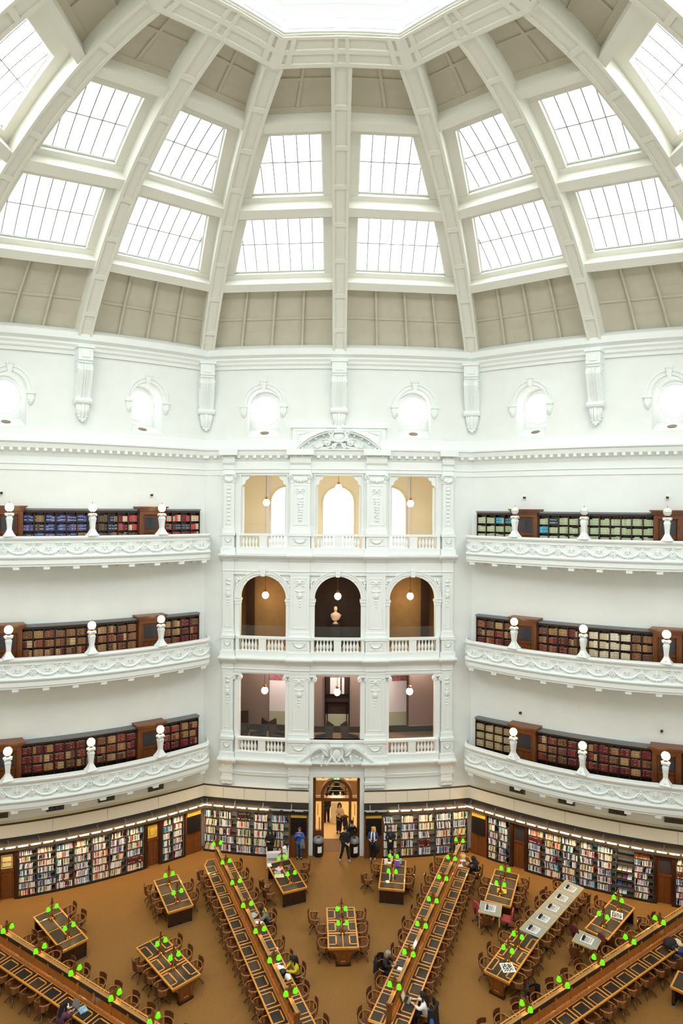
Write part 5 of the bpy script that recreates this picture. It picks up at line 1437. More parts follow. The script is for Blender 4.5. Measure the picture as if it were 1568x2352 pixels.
chess_table(c1,rad(-20),'single grey-topped chess table at the end of the table with the yellow board',.95,.85); chessboard(c1,rad(-20),TZ+.001,'on single table near yellow board',21)
c2=(at(1342,2138,TZ)+at(1380,2155,TZ)+at(1354,2180,TZ)+at(1315,2161,TZ))/4
chess_table(c2,rad(-38),'single grey-topped chess table at the end of the far right table',.95,.85); chessboard(c2,rad(-38),TZ+.001,'on single table at far right',22)
b3=at(1165.5,2223,TZ); chessboard(b3,rad(5),TZ+.009,'lying on oak table by chess row',23,True,.5)
b6=at(1416,2102,TZ); chessboard(b6,rad(-25),TZ+.005,'lying on far right dark table',24,True,.48)
q=at(1117,2118,.45); chair((q.x,q.y),rad(80),'wooden swivel armchair in front of the single chess table near the yellow board','wooden armchairs at the chess tables')
q=at(1322,2190,.45); chair((q.x,q.y),rad(60),'wooden swivel armchair in front of the single chess table at far right','wooden armchairs at the chess tables')
# ---- red office chairs
def office_chair(p,rz,ma,label):
    t=thing('office_chair',label,'office chair',(p[0],p[1],0),rz,'red office chairs')
    m=MB(); m.mold(lambda u,w,z:(u,w,z),[(-.22,.44),(.2,.44),(.24,.47),(.22,.5),(-.2,.51),(-.23,.48)],[-.23,-.2,.2,.23]); obj('seat',m,ma,t)
    m=MB()
    P=[(-.19,.55),(-.21,.75),(-.18,.93),(-.1,.99),(.1,.99),(.18,.93),(.21,.75),(.19,.55)]
    m.prism(lambda u,w,z:(u,w-.22-.1*(z-.5),z),P,0,.06); obj('backrest',m,ma,t)
    m=MB(); m.tube([(0,-.1,.43),(0,-.26,.45),(0,-.28,.7)],.025,6); m.lathe([(.03,.1),(.025,.3),(.05,.4),(.1,.44)],10); obj('swivel_post',m,'black_plastic',t)
    for k in range(5):
        a=k*2*PI/5+.3; m=MB(); m.tube([(0,0,.12),(.3*cos(a),.3*sin(a),.07)],[.03,.018],6); m.ball((.3*cos(a),.3*sin(a),.03),.03,.03,.03); obj('leg',m,'black_plastic',t)
q=at(1165,2112,.45); office_chair(q,rad(65),'red_fabric','pink-red office chair turned beside the single chess table near the yellow board')
q=at(1101,2092,.5); office_chair(q,rad(-60),'red_fabric','red office chair half hidden left of the single chess table')
q=at(1327,2148,.5); office_chair(q,rad(-60),'dark_red_fabric','dark red office chair tucked left of the far right chess table')
q=at(1371,2176,.5); office_chair(q,rad(110),'dark_red_fabric','dark red office chair tucked right of the far right chess table')
# ================================================================ people
for n_,c_ in (('skin_light',(226,178,150)),('skin_tan',(206,152,118)),('skin_warm',(216,164,130)),('hair_black',(24,20,20)),('hair_brown',(92,58,34)),('hair_blonde',(220,180,96)),('hair_grey',(150,146,142)),
  ('cloth_black',(24,24,27)),('cloth_blue',(28,92,196)),('cloth_denim',(62,80,104)),('cloth_grey',(112,116,100)),('cloth_yellow',(196,178,24)),('cloth_white',(236,234,230)),('cloth_navy',(34,62,120)),('cloth_beige',(226,198,160)),('cloth_purple',(86,48,72)),('cloth_darkgrey',(70,70,74)),('shoe_blue',(30,150,210)),('shoe_grey',(150,140,140)),('orange_trim',(226,110,70)),('denim_blue',(50,84,140))):
    mat(n_,c_,.8 if 'skin' not in n_ else .55)
def skin_obj(name,V,E,Rr,ma,parent,sub=1):
    bm=bmesh.new(); lay=bm.verts.layers.skin.verify(); vs=[]
    for i,(p,r) in enumerate(zip(V,Rr)):
        v=bm.verts.new(p); v[lay].radius=r if isinstance(r,tuple) else (r,r); v[lay].use_root=(i==0); vs.append(v)
    for a,b in E: bm.edges.new((vs[a],vs[b]))
    me=bpy.data.meshes.new(name); bm.to_mesh(me); bm.free(); me.materials.append(MATS[ma])
    o=bpy.data.objects.new(name,me); COL.objects.link(o); o.parent=parent
    s=o.modifiers.new('skin','SKIN'); s.use_smooth_shade=True
    b=o.modifiers.new('sub','SUBSURF'); b.levels=sub; b.render_levels=sub
    return o
def person(p,rz,label,h=1.7,skin='skin_light',top='cloth_black',bottom='cloth_black',shoe='cloth_black',hair='hair_black',style='short',lean=0.0,nod=.25,turn=0.0,seated=False,hem=.86,sleeve=1.0,aL=None,aR=None,kneeL=None,kneeR=None,ankL=None,ankR=None,wide=1.0,extra=None):
    k=h/1.72; t=thing('person',label,'person',p,rz,None)
    zp=.5 if seated else .94
    def tor(y,z):      # lean the trunk about the hips
        c,s=cos(lean),sin(lean); return (0,y*c+z*s,zp+z*c-y*s)
    S=lambda v:tuple(x*k for x in v)
    pel=(0,0,zp); spi=tor(0,.2); che=tor(0,.4); nec=tor(-.01,.55); jaw=tor(.01,.62)
    hc=Vector(tor(.02,.69)); 
    V=[];E=[];Rd=[]
    def add(v,r,pr=None):
        V.append(S(v)); Rd.append(tuple(x*k for x in r) if isinstance(r,tuple) else r*k); i=len(V)-1
        if pr is not None: E.append((pr,i))
        return i
    i0=add(pel,(.115*wide,.085)); i1=add(spi,(.105*wide,.075),i0); i2=add(che,(.11*wide,.08),i1); i3=add(nec,.055,i2); i4=add(jaw,(.06,.068),i3); i5=add(tuple(hc),(.083,.098),i4); i6=add(tuple(hc+Vector((0,-.005,.075))),(.06,.075),i5)
    arms={}
    for s,a in ((-1,aL),(1,aR)):
        sh=Vector(tor(0,.46))+Vector((s*.175*wide,0,0)); a=a or ((s*.24,-.02,1.14),(s*.25,.08,.9))
        e,w=Vector(a[0]),Vector(a[1]); ij=add(tuple(sh),.058,i2); ie=add(tuple(e),.042,ij); iw=add(tuple(w),.03,ie)
        d=(w-e).normalized(); hd=w+d*.07; ih=add(tuple(hd),(.036,.022),iw)
        side=d.cross(Vector((0,0,1)));  side=side.normalized() if side.length>.1 else Vector((1,0,0)); dn=side.cross(d)
        for f,l in ((-1.5,.055),(-.5,.068),(.5,.064),(1.5,.05)):
            b=hd+side*f*.016+d*.03; m_=b+d*l*.55; q=m_+(d*.6-dn*.8*(1 if dn.z>0 else -1))*l*.5
            i_=add(tuple(b),.0095,ih); i_=add(tuple(m_),.0085,i_); add(tuple(q),.007,i_)
        tb=w+d*.03-side*s*.03; i_=add(tuple(tb),.011,iw); add(tuple(tb+d*.035-side*s*.012),.009,i_)
        arms[s]=(sh,e,w,hd)
    legs={}
    for s,kn,an in ((-1,kneeL,ankL),(1,kneeR,ankR)):
        hp=(s*.092*wide,0,zp-.04) if not seated else (s*.095*wide,.03,zp)
        kn=kn or ((s*.1,.02,.5) if not seated else (s*.12,.44,.52)); an=an or ((s*.105,-.01,.09) if not seated else (s*.12,.42,.09))
        ih=add(hp,.085,i0); ik=add(kn,.06,ih); ia=add(an,.042,ik); add((an[0]+s*.02,an[1]+.14,.035),(.04,.03),ia)
        legs[s]=(hp,kn,an)
    skin_obj('body',V,E,Rd,skin,t)
    # clothing
    V2=[];E2=[];R2=[]
    def ad(v,r,pr=None):
        V2.append(S(v)); R2.append(tuple(x*k for x in r) if isinstance(r,tuple) else r*k); i=len(V2)-1
        if pr is not None: E2.append((pr,i))
        return i
    j0=ad(spi,(.158*wide,.128)); 
    if seated:
        ad((0,.01,zp+.0),(.175*wide,.15),j0)
    else:
        jm=ad(pel,(.178*wide,.142),j0)
        if hem<.86: jm=ad((0,0,max(hem+.12,.7)),(.195*wide,.16),jm)
        ad((0,0,hem),(.2*wide,.165),jm)
    j2=ad(che,(.172*wide,.14),j0); jn=ad(tor(-.01,.5),(.12,.105),j2); ad(tor(-.005,.56),(.075,.08),jn)
    for s in (-1,1):
        sh,e,w,hd=arms[s]; a=ad(tuple(sh),.092,j2); b=ad(tuple(e),.072,a)
        if sleeve>0: ad(tuple(e.lerp(w,sleeve)),.054,b)
    skin_obj('top',V2,E2,R2,top,t)
    V2.clear();E2.clear();R2.clear()
    j0=ad((0,0,zp+.02),(.16*wide,.125))
    for s in (-1,1):
        hp,kn,an=legs[s]; a=ad(hp,.118,j0); b=ad(kn,.092,a); ad((an[0],an[1],an[2]+.0),.076,b)
    skin_obj('trousers',V2,E2,R2,bottom,t)
    for s in (-1,1):
        an=legs[s][2]; m=MB(); m.ball(S((an[0]+s*.012,an[1]+.06,.045)),.052*k,.135*k,.046*k,10,6); m.ball(S((an[0],an[1]-.01,.08)),.05*k,.055*k,.05*k,8,6); obj('shoe',m,shoe,t,smooth=80)
    # head details in head space
    Rt=Matrix.Rotation(turn,4,'Z')@Matrix.Rotation(-nod,4,'X'); HM=Matrix.Translation(hc*k)@Rt@Matrix.Scale(k,4)
    Q=lambda x,y,z:tuple(HM@Vector((x,y,z)))
    HT=Matrix.Translation(hc*k+Vector((0,-.02*k,.01)))@Matrix.Rotation(turn,4,'Z')@Matrix.Rotation(-min(nod,.15),4,'X')@Matrix.Scale(k,4); QT=lambda x,y,z:tuple(HT@Vector((x,y,z)))
    m=MB()
    for s in (-1,1): m.ball((s*.034,.088,.012),.014,.01,.008,8,5,Q)
    obj('eyes',m,'hair_black',t)
    m=MB(); m.tube([(0,.085,.02),(0,.1,-.005),(0,.118,-.028),(0,.095,-.038)],[.009,.012,.016,.01],6,Q)
    for s in (-1,1): m.ball((s*.09,.0,-.01),.014,.022,.034,6,5,Q)
    obj('nose_and_ears',m,skin,t,smooth=80)
    m=MB(); m.ball((0,.088,-.062),.026,.012,.007,8,5,Q); obj('mouth',m,'red_fabric',t)
    m=MB()
    if style=='hijab':
        m.ball((0,-.03,.02),.118,.118,.135,14,10,Q); m.lathe([(.17,-.27),(.16,-.2),(.12,-.12),(.1,-.05)],14,(0,-.02,0),Q)
    elif style!='cap':
        m.ball((0,-.038,.03),.098,.092,.1,14,10,Q)
        for i in range(9): a=PI*i/8; m.ball((.072*cos(a),.045*sin(a)+.005,.088),.032,.034,.024,7,5,Q)
        for s in (-1,1): m.ball((s*.082,-.01,.01),.026,.06,.05,7,5,Q)
        if style=='long':
            m.tube([(0,-.085,.04),(0,-.115,-.1),(0,-.12,-.24),(0,-.11,-.38)],[.085,.085,.08,.05],9,QT)
            for s in (-1,1): m.tube([(s*.085,-.02,.04),(s*.098,-.01,-.1),(s*.1,.02,-.24),(s*.085,.05,-.33)],[.03,.034,.034,.016],7,QT)
    else:
        m.ball((0,-.015,.045),.1,.11,.08,14,8,Q); m.lathe([(.085,0),(.085,.012)],14,(0,.075,.045),Q)
    obj('cap' if style=='cap' else 'headscarf' if style=='hijab' else 'hair',m,hair,t,smooth=80)
    if extra: extra(t,S,tor,arms,legs,Q)
    return t,S
def wpt(t,S,v): return WORLD[t.name]@Vector(S(v))
def phone(t,S,v,label,ma='black_plastic',tilt=.6):
    p=wpt(t,S,v); m=MB(); m.box(-.036,.036,-.005,.005,-.07,.07)
    o=thing('phone',label,'phone',tuple(p),t.rotation_euler[2]); 
    b=obj('body',m,ma,o); b.rotation_euler=(-tilt,0,0)
FACE=PI                      # looking at the viewer
# boy in the blue jacket
def x_boy(t,S,tor,arms,legs,Q):
    m=MB(); pts=[(.1*cos(a)*1.05,.085*sin(a)-.0,1.44+.03*sin(a)) for a in frange(0,2*PI,14)]
    m.tube([S(p) for p in pts[:-1]],.03,6,closed=True); obj('hood_lining',m,'orange_trim',t,smooth=80)
both=lambda y,z,x=.09:((((-.24,.06,1.12)),(-x,y,z)),(((.24,.06,1.12)),(x,y,z)))
q=at(687.5,1972); l,r=((-.27,.05,1.16),(-.07,.2,1.36)),((.27,.05,1.16),(.07,.2,1.38))
t,S=person(tuple(q),FACE-.1,'boy in bright blue jacket and jeans holding both hands to his mouth',1.62,'skin_light','cloth_blue','cloth_denim','cloth_black','hair_brown','short',nod=.15,aL=l,aR=r,hem=.8,extra=x_boy)
p=wpt(t,S,(-.2,.22,1.0)); o=thing('tote_bag','grey patterned tote bag hanging from the arm of the boy in blue','bag',tuple(p),t.rotation_euler[2])
mat('bag_grey',(110,118,132),.9,noise=.5,nscale=60)
m=MB(); m.lathe([(.05,-.3),(.12,-.28),(.13,-.1),(.1,.1),(.06,.2)],10); m.v=[(x,y*.5,z) for x,y,z in m.v]; obj('sack',m,'bag_grey',o,smooth=60)
m=MB(); m.tube([(-.06,0,.18),(-.05,0,.36),(.03,0,.42),(.06,0,.3),(.06,0,.18)],.012,5); obj('strap',m,'bag_grey',o)
# woman reading her phone behind the trolley
q=at(620,1978); l,r=both(.26,1.2,.05)
t,S=person(tuple(q),FACE-.25,'woman with long black hair and black coat looking at a red phone',1.63,'skin_light','cloth_black','cloth_black','cloth_black','hair_black','long',nod=.5,aL=l,aR=r,hem=.6)
phone(t,S,(0,.34,1.27),'small red phone held by the black-haired woman near the bookcase','red_fabric')
q2=wpt(t,S,(-.02,.16,.78)); o=thing('shoulder_bag','black shoulder bag on the black-haired woman near the trolley','bag',tuple(q2),t.rotation_euler[2]); m=MB(); m.mold(lambda u,w,z:(u,w,z),[(-.05,0),(.05,0),(.06,.1),(.03,.22),(-.03,.22),(-.06,.1)],[-.17,-.15,.15,.17]); obj('pouch',m,'black_plastic',o)
m=MB(); m.tube([(-.15,0,.2),(-.2,-.05,.5),(0,-.1,.72),(.17,-.05,.45),(.15,0,.2)],.012,5); obj('strap',m,'black_plastic',o)
# man in black hoodie and striped track pants
def x_str(t,S,tor,arms,legs,Q):
    for s in (-1,):
        pass
    m=MB()
    for s in (-1,1):
        hp,kn,an=legs[s]; m.tube([S((hp[0]+s*.1,hp[1],hp[2])),S((kn[0]+s*.076,kn[1],kn[2])),S((an[0]+s*.06,an[1],an[2]+.03))],.014,5)
    obj('side_stripe',m,'cloth_white',t)
q=at(792,1977)
t,S=person(tuple(q),FACE+.25,'man in black hooded jacket and black track pants with white side stripe',1.74,'skin_light','cloth_black','cloth_black','shoe_grey','hair_black','short',nod=.45,turn=.2,aL=((-.27,-.02,1.13),(-.16,.2,.98)),aR=((.27,-.02,1.13),(.02,.24,1.02)),kneeL=(-.14,.06,.5),ankL=(-.2,.1,.09),kneeR=(.16,.0,.5),ankR=(.26,-.08,.09),hem=.86,wide=1.08,extra=x_str)
# man with the camera behind him
q=at(806,1961)
t,S=person(tuple(q),FACE+.2,'man in dark cap and jacket with grey trousers photographing behind the track-pants man',1.75,'skin_light','cloth_black','cloth_darkgrey','shoe_blue','cloth_black','cap',nod=.1,aL=((-.3,.08,1.2),(-.08,.2,1.54)),aR=((.3,.08,1.2),(.08,.2,1.54)),kneeR=(.12,.05,.5))
phone(t,S,(0,.27,1.6),'phone held up at face height by the man in the cap','grey_metal',0)
# woman walking in from the vestibule
def x_bag(t,S,tor,arms,legs,Q):
    m=MB(); m.ball(S((-.02,.13,1.25)),.05,.03,.18); obj('scarf',m,'cloth_beige',t,smooth=80)
q=at(779,1913,.0)
t,S=person(tuple(q),FACE,'woman in pale coat and black leggings walking in through the doorway with a phone',1.66,'skin_warm','cloth_beige','cloth_black','cloth_black','hair_black','long',nod=.3,aL=((-.26,.04,1.1),(-.3,.12,.92)),aR=((.22,.05,1.12),(.06,.28,1.22)),hem=.74,kneeL=(-.06,.08,.5),ankL=(-.04,.05,.09),extra=x_bag)
phone(t,S,(.06,.36,1.27),'dark phone in the hand of the woman walking through the doorway')
q2=wpt(t,S,(-.34,.12,.9)); o=thing('draped_coat','black coat with fur collar carried over the arm of the walking woman','coat',tuple(q2),t.rotation_euler[2])
m=MB(); m.tube([(0,0,.12),(.02,.02,-.1),(-.02,.02,-.35),(-.06,0,-.52)],[.1,.15,.16,.09],9); obj('cloth',m,'cloth_black',o,smooth=80)
m=MB(); m.tube([(-.16,.02,.1),(0,.04,.16),(.16,.02,.1)],[.06,.09,.07],8); obj('collar',m,'hair_brown',o,smooth=80)
q=at(750,1889,.0)
person(tuple(q),.4,'person in dark clothes standing half hidden at the left of the vestibule',1.72,'skin_warm','cloth_black','cloth_black','cloth_black','hair_black','short')
# blonde woman and brown-haired woman right of the doorway
def x_scarf(t,S,tor,arms,legs,Q):
    m=MB(); m.tube([S(p) for p in ((-.09,.1,1.1),(-.08,.13,1.3),(-.07,.06,1.46),(0,-.06,1.5),(.07,.06,1.46),(.08,.13,1.3),(.09,.1,1.1))],.04,7); obj('scarf',m,'cloth_white',t,smooth=80)
q=at(856,1974); l,r=((-.25,.02,1.12),(-.06,.27,1.08)),((.25,.02,1.12),(.07,.27,1.08))
t,S=person(tuple(q),FACE-.15,'blonde woman in blue cardigan and white scarf holding a small camera',1.68,'skin_light','cloth_navy','cloth_black','shoe_grey','hair_blonde','long',nod=.05,turn=-.6,aL=l,aR=r,hem=.7,sleeve=.35,wide=1.1,extra=x_scarf)
p=wpt(t,S,(0,.36,1.1)); o=thing('camera','small black camera in the hands of the blonde woman','camera',tuple(p),t.rotation_euler[2]); m=MB(); m.box(-.06,.06,-.025,.025,-.035,.035); obj('body',m,'black_plastic',o); m=MB(); m.lathe([(.025,0),(.028,.05)],10,M=lambda x,y,z:(x,z+.02,y)); obj('lens',m,'black_metal',o)
p=wpt(t,S,(-.22,.22,1.0)); o=thing('draped_coat','dark grey coat hanging over the forearm of the blonde woman','coat',tuple(p),t.rotation_euler[2]); m=MB(); m.tube([(.04,0,.12),(-.02,.03,-.1),(-.04,.02,-.35),(0,0,-.5)],[.09,.14,.13,.06],9); obj('cloth',m,'cloth_black',o,smooth=80)
def x_shirt(t,S,tor,arms,legs,Q):
    m=MB(); m.ball(S((0,.1,1.33)),.05,.03,.1); obj('shirt_front',m,'denim_blue',t,smooth=80)
q=at(896,1970); l,r=both(.26,1.1,.05)
t,S=person(tuple(q),FACE-.1,'woman with brown hair in long black coat looking down at her hands',1.63,'skin_light','cloth_black','cloth_black','cloth_black','hair_brown','long',nod=.5,aL=l,aR=r,hem=.55,extra=x_shirt)
# ---- seated readers
def sit(key,side,s,off,label,turn=0.0,**kw):
    R,hw,_=TBL[key]; p=R@Vector((side*(hw+off),-s,0)); q=R@Vector((0,-s,0)); d=q-p
    return person((p.x,p.y,0),math.atan2(d.y,d.x)-PI/2+turn,label,seated=True,**kw)
wr=lambda y=.42,z=.83,x=.13:dict(aL=((-.27,.16,.84),(-x,y,z)),aR=((.27,.16,.84),(x,y,z)))
def x_yel(t,S,tor,arms,legs,Q):
    m=MB(); m.tube([S(Vector(tor(-.09,.5))+Vector((x,0,z))) for x,z in ((-.13,.02),(-.07,.07),(0,.08),(.07,.07),(.13,.02))],.04,7); obj('hood_lining',m,'cloth_yellow',t,smooth=80)
sit('S1',1,5.27,.36,'dark-haired person in grey hooded jumper bending over notes at the left long desk',lean=.55,nod=.75,top='cloth_grey',bottom='cloth_black',hair='hair_black',style='short',sleeve=.4,extra=x_yel,aL=((-.3,.42,.84),(-.16,.66,.81)),aR=((.3,.34,.8),(.12,.52,.82)),skin='skin_warm')
sit('S1',1,8.72,.34,'woman with black hair in mustard yellow coat reading at the left long desk',lean=.25,nod=.6,top='cloth_yellow',bottom='cloth_black',hair='hair_black',style='long',skin='skin_light',**wr(.42,.84,.1))
sit('S2',-1,8.78,.36,'grey-haired man in black suit seated on the left side of the right long desk',lean=.2,nod=.45,top='cloth_black',bottom='cloth_black',hair='hair_grey',style='short',skin='skin_tan',**wr(.36,.84,.12))
sit('S2',1,10.25,.34,'woman with long black hair in white top typing on a laptop',lean=.2,nod=.4,top='cloth_white',bottom='cloth_black',hair='hair_black',style='long',skin='skin_light',sleeve=.85,**wr(.42,.86,.14))
sit('S2',1,.84,.3,'person in black headscarf and coat reading at the far end of the right long desk',lean=.2,nod=.5,top='cloth_black',bottom='cloth_black',hair='cloth_black',style='hijab',skin='skin_tan',**wr(.4,.86,.1))
sit('S3',-1,7.5,.34,'person with dark hair and purple top at a laptop on the lower left long desk',lean=.3,nod=.5,top='cloth_purple',bottom='cloth_denim',hair='hair_black',style='long',skin='skin_warm',**wr())
sit('S4',1,3.85,.34,'person in jeans cut off by the right photo edge at the lower right long desk',lean=.15,nod=.4,top='cloth_navy',bottom='denim_blue',hair='hair_brown',style='short',skin='skin_light',sleeve=.3,**wr())
# ---- coats on chairs
def coat_on(key,side,s,off,label,ma,sc=1.0):
    R,hw,_=TBL[key]; p=R@Vector((side*(hw+off),-s,0)); d=(R@Vector((0,-s,0)))-p
    o=thing('hanging_coat',label,'coat',(p.x,p.y,0),math.atan2(d.y,d.x)-PI/2,'coats over chair backs')
    m=MB(); us=frange(-1,1,12)
    def F(u,v): 
        a=u*1.25; r=.33+.05*v+.02*sin(u*9); return (r*sin(a)*1.0*sc,-r*cos(a)-.02,.96-v*.62*sc+.03*sin(u*7)*v)
    m.grid(F,us,frange(0,1,6)); n0=len(m.v); m.grid(lambda u,v:(F(u,v)[0]*.86,F(u,v)[1]*.86+.02,F(u,v)[2]),us,frange(0,1,6))
    m.grid(lambda u,v:tuple(Vector(F(u,0)).lerp(Vector((F(u,0)[0]*.86,F(u,0)[1]*.86+.02,F(u,0)[2]+.02)),v)),us,[0,.5,1])
    obj('cloth',m,ma,o,smooth=80)
    m=MB(); m.tube([(.2,-.3,.9),(.3,-.22,.7),(.3,-.2,.45)],[.07,.07,.05],8); obj('sleeve',m,ma,o,smooth=80)
coat_on('S2',-1,8.78,.38,'black coat hung over the chair of the grey-haired man','cloth_black')
coat_on('S2',1,10.25,.38,'black coat hung over the chair of the woman in white','cloth_black',1.15)
coat_on('S4',-1,10.6,.12,'black coat over a chair behind the lower right long desk ridge','cloth_black',1.1)
o=coat_on; R,hw,_=TBL['S2']; p=R@Vector((hw+.62,-10.62,.52)); t=thing('denim_jacket','blue denim jacket hanging beside the woman in white','jacket',tuple(p)); m=MB(); m.tube([(0,0,.2),(.02,0,0),(0,.02,-.3)],[.06,.1,.07],9); obj('cloth',m,'denim_blue',t,smooth=80)
# ================================================================ things lying on the tables
def local(key,x,y,z=TZ+.005): return TBL[key][0]@Vector((x,y,z))
def slabthing(name,label,cat,p,rz,w,l,h,ma,group=None,split=None):
    t=thing(name,label,cat,tuple(p),rz,group); m=MB(); m.box(-w/2,w/2,-l/2,l/2,0,h); obj('cover' if h>.008 else 'sheet',m,ma,t)
    if h>.008: m=MB(); m.box(-w/2+.006,w/2+.001,-l/2+.005,l/2-.005,.003,h-.003); obj('pages',m,'paper',t)
    return t
def open_book(label,p,rz,ma='paper',s=1.0,pic=None):
    t=thing('open_book',label,'book',tuple(p),rz)
    m=MB()
    for d in (-1,1): m.grid(lambda u,v:(d*u*.2*s,(v-.5)*.28*s,.004+.022*sin(PI*min(1,u*.9+.1))),frange(0,1,5),[0,1]); 
    obj('pages',m,ma,t)
    m=MB(); m.box(-.205*s,.205*s,-.145*s,.145*s,0,.004); obj('cover',m,'cloth_darkgrey',t)
    if pic: m=MB(); m.box(-.17*s,-.04*s,-.1*s,.08*s,.026,.03); obj('picture',m,pic,t)
def laptop(label,p,rz,ma='grey_metal',scr='cloth_darkgrey'):
    t=thing('laptop',label,'laptop',tuple(p),rz)
    m=MB(); m.box(-.17,.17,-.12,.12,0,.014); obj('base',m,ma,t); m=MB(); m.box(-.15,.15,-.02,.1,.014,.017); obj('keyboard',m,'black_plastic',t)
    m=MB(); m.box(-.05,.05,-.1,-.035,.014,.016); obj('trackpad',m,'steel',t)
    m=MB(); P=lambda x,y,z:(x,.12+z*.35+y*.94,.014+z*.94-y*.35)
    m.box(-.17,.17,-.004,.004,0,.23,P); sc=obj('screen',m,ma,t); m=MB(); m.box(-.155,.155,-.0055,-.003,.012,.215,P); obj('display',m,scr,sc)
mat('mag_pink',(222,170,190),.5,noise=.4,nscale=9); mat('mag_teal',(120,170,176),.5,noise=.5,nscale=9); mat('mag_cream',(232,214,170),.5,noise=.2,nscale=9); mat('mag_violet',(150,100,200),.4,noise=.6,nscale=10); mat('mag_blue',(150,190,220),.4,noise=.5,nscale=10)
def px(x,y): return at(x,y,TZ+.006)
slabthing('magazine','white printed sheet at the far left corner of the magazine-strewn table','magazine',px(618.5,1987),.3,.2,.3,.006,'paper')
slabthing('magazine','pink and yellow magazine near the middle of the magazine-strewn table','magazine',px(641,1995.5),-.5,.28,.34,.01,'mag_pink')
slabthing('magazine','teal picture magazine on the left of the magazine-strewn table','magazine',px(637,2004),.2,.3,.22,.01,'mag_teal'); open_book('open cream book nearest the viewer on the magazine-strewn table',px(641,2012.5),.15,'mag_cream',1.1)
slabthing('tablet','dark tablet in white case on the right of the magazine-strewn table','tablet',px(664.5,1991.5),.5,.2,.26,.012,'cloth_denim')
R,hw,hl=TBL['A3']
def upright(name,label,p,rz,w,h,ma):
    t=thing(name,label,'book',tuple(p),rz); m=MB(); m.box(-w/2,w/2,-.012,.012,0,h); obj('cover',m,ma,t); m=MB(); m.box(-w/2+.004,w/2+.002,-.009,.009,.004,h+.001); obj('pages',m,'paper',t)
upright('upright_book','white upright book at the far left of the table right of the doorway',px(886,1984),.2,.18,.26,'paper')
upright('upright_book','cream upright book in the middle far end, table right of the doorway',px(901,1979.5),0,.2,.28,'mag_cream')
slabthing('magazine','white open pages lying at the far end of the table right of the doorway','magazine',px(897,1982),0,.28,.18,.006,'paper')
upright('upright_book','violet magazine standing up on the table right of the doorway','%s'and px(911,1990),-.2,.26,.3,'mag_violet')
upright('upright_book','pale blue upright book at the right of the violet magazine',px(918.5,1985),.2,.14,.28,'mag_blue')
upright('upright_book','tall white book leaning against the nearer lamp post, left of it',px(895,2022),1.3,.2,.3,'paper'); upright('upright_book','tall white book leaning against the nearer lamp post, right of it',px(901.5,2022),1.75,.2,.28,'mag_cream')
slabthing('leaflet','small white leaflet at the foot of the nearer lamp, table right of doorway','leaflet',px(890,2025),.4,.16,.2,.005,'paper')
slabthing('notice_board','flat yellow notice sheet lying on the dark table with yellow board','sheet',px(1152,2046.5),-.25,.42,.34,.012,'sign_yellow')
slabthing('sheet','white sheet under the farther lamp of the central oak table','paper',px(776,2086.5),.1,.16,.1,.005,'paper'); slabthing('sheet','white slip beside the nearer lamp foot on the central oak table','paper',px(790,2123),.2,.2,.07,.005,'paper')
slabthing('notebook','pale blue notebook in front of the person in grey jumper','notebook',px(582,2103),-.45,.24,.3,.02,'mag_blue'); open_book('open white book beside the notebook on the left long desk',px(592,2118),-.5,'paper',.9)
open_book('open white book before the woman in yellow coat',px(643,2223),-.45,'paper',.8)
t=thing('jacket','white jacket heaped over the desk edge beside the woman in yellow','jacket',tuple(px(657,2246))); m=MB(); m.tube([(0,0,.06),(.08,-.06,.07),(.14,-.16,.02)],[.1,.12,.08],9); m.v=[(x,y,max(.0,z)) for x,y,z in m.v]; obj('cloth',m,'cloth_white',t,smooth=80)
t=thing('shoulder_bag','black bag on the desk between the open book and the white jacket','bag',tuple(px(649,2236))); m=MB(); m.lathe([(.1,0),(.14,.03),(.13,.1),(.06,.15)],10); obj('pouch',m,'black_plastic',t,smooth=70)
slabthing('folder','dark folder before the grey-haired man on the right long desk','folder',px(922,2213),-.4,.3,.34,.014,'cloth_darkgrey'); slabthing('sheet','white sheet beside the dark folder on the right long desk','paper',px(918.5,2225),-.4,.2,.18,.005,'paper')
R,hw,_=TBL['S2']; d_=R.to_euler().z
laptop('silver laptop with pale screen before the woman in white top',px(935,2297),d_+PI/2,'steel','mag_cream')
slabthing('sheet','white papers piled before the person in black headscarf','paper',px(1060,1974.5),.3,.3,.34,.02,'paper'); slabthing('sheet','white sheet nearer the viewer on the far end of right long desk','paper',px(1056,1988),.1,.26,.2,.006,'paper')
t=thing('straw_bag','pale woven bag behind the papers at the right long desk end','bag',tuple(px(1062,1971))); m=MB(); m.lathe([(.14,0),(.17,.08),(.16,.16),(.13,.18)],12); obj('basket',m,'birch',t,smooth=60); m=MB(); m.tube([(-.13,0,.16),(-.08,0,.28),(.08,0,.28),(.13,0,.16)],.014,6); obj('handle',m,'birch',t)
R,hw,_=TBL['S3']; d_=R.to_euler().z
laptop('silver laptop on the lower left long desk before the person in purple',px(166,2320),d_-PI/2,'steel','grey_metal')
slabthing('sheet','white papers left of the laptop on the lower left long desk','paper',px(150,2309),.5,.22,.3,.006,'paper'); slabthing('notebook','pale blue notebook right of the laptop on the lower left long desk','notebook',px(190,2320),.7,.26,.32,.03,'mag_blue')
t=thing('backpack','black backpack lying on the lower right long desk','backpack',tuple(px(1538,2173)),.5); m=MB(); m.lathe([(.2,0),(.27,.05),(.27,.17),(.2,.26),(.08,.29)],14); m.v=[(x*1.15,y*.8,z) for x,y,z in m.v]; obj('sack',m,'cloth_black',t,smooth=70); m=MB(); m.tube([(-.15,-.2,.05),(-.13,-.27,.18),(-.05,-.2,.26)],.02,6); obj('strap',m,'black_plastic',t); m=MB(); m.box(-.16,.16,-.24,-.18,.04,.16); obj('front_pocket',m,'cloth_darkgrey',t)
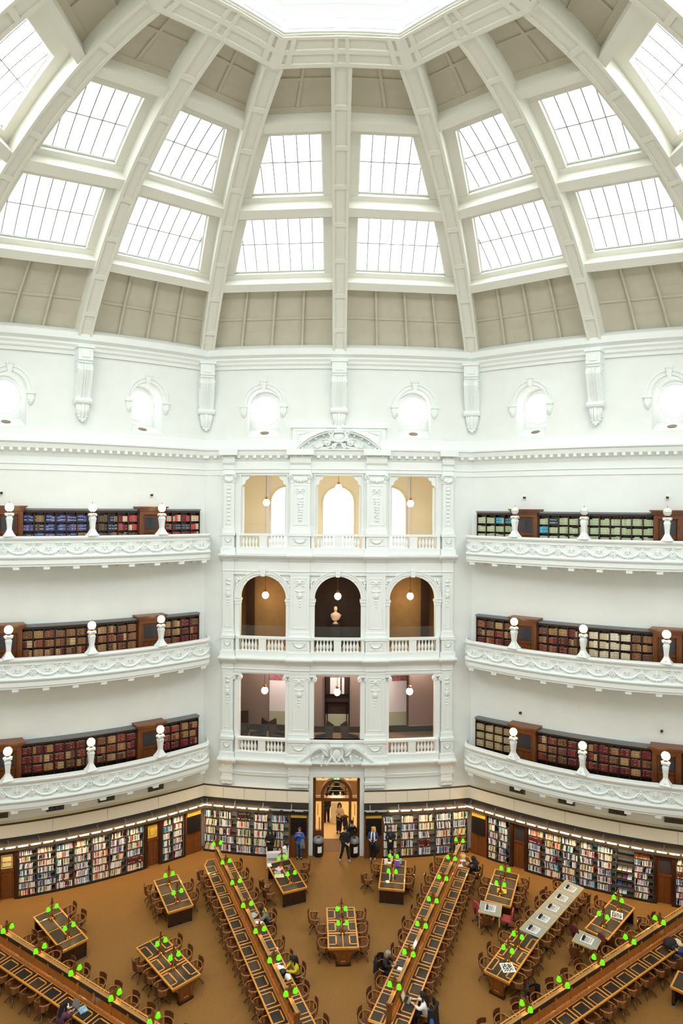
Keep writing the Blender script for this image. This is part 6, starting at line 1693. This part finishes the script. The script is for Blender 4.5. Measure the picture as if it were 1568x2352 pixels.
slabthing('magazine','open printed magazine beside the backpack at the right photo edge','magazine',px(1559,2164),.5,.3,.4,.006,'mag_cream')
# book trolley
t=thing('book_trolley','white metal book trolley standing before the black-haired woman','trolley',tuple(at(637,1993,0)),.12)
for z,n in ((.6,'top_tray'),(.2,'bottom_tray')):
    m=MB(); m.box(-.55,.55,-.2,.2,z,z+.02); m.box(-.55,.55,-.2,-.19,z,z+.26); m.box(-.55,.55,.19,.2,z,z+.16); obj(n,m,'cloth_white',t)
for x in (-1,1):
    m=MB(); m.box(x*.55-.01,x*.55+.01,-.2,.2,.6,.86); m.tube([(x*.55,-.19,.84),(x*.55,-.17,1.0),(x*.55,.17,1.0),(x*.55,.19,.84)],.014,6); obj('end_frame',m,'cloth_white',t)
    for y in (-1,1):
        m=MB(); m.box(x*.54-.014,x*.54+.014,y*.19-.014,y*.19+.014,.08,.86); obj('post',m,'cloth_white',t)
        m=MB(); m.tube([(x*.54-.015,y*.19,.04),(x*.54+.015,y*.19,.04)],.04,10); obj('wheel',m,'black_plastic',t)
q0=at(637,1993,0); p=q0+Matrix.Rotation(.12,3,'Z')@Vector((.36,0,0)); t=thing('plastic_bag','crumpled white plastic bag in the book trolley','bag',(p.x,p.y,.622)); m=MB(); m.lathe([(.1,0),(.12,.1),(.1,.26),(.12,.4),(.06,.46)],9); m.v=[(x+.02*sin(z*30),y+.02*cos(z*25),z) for x,y,z in m.v]; obj('bag',m,'cloth_white',t,smooth=50)
# ================================================================ light and view
w=bpy.data.worlds.new('world'); scene.world=w; w.use_nodes=True
w.node_tree.nodes['Background'].inputs[0].default_value=(.9,.95,1,1); w.node_tree.nodes['Background'].inputs[1].default_value=.6
vs=scene.view_settings; vs.view_transform='Standard'; vs.look='None'; vs.gamma=1.0; vs.use_curve_mapping=False; vs.exposure=.42
cy=scene.cycles; cy.use_denoising=True; cy.denoiser='OPENIMAGEDENOISE'
cy.use_adaptive_sampling=True; cy.adaptive_threshold=.03; cy.max_bounces=8; cy.diffuse_bounces=5; cy.glossy_bounces=3; cy.caustics_reflective=False; cy.caustics_refractive=False
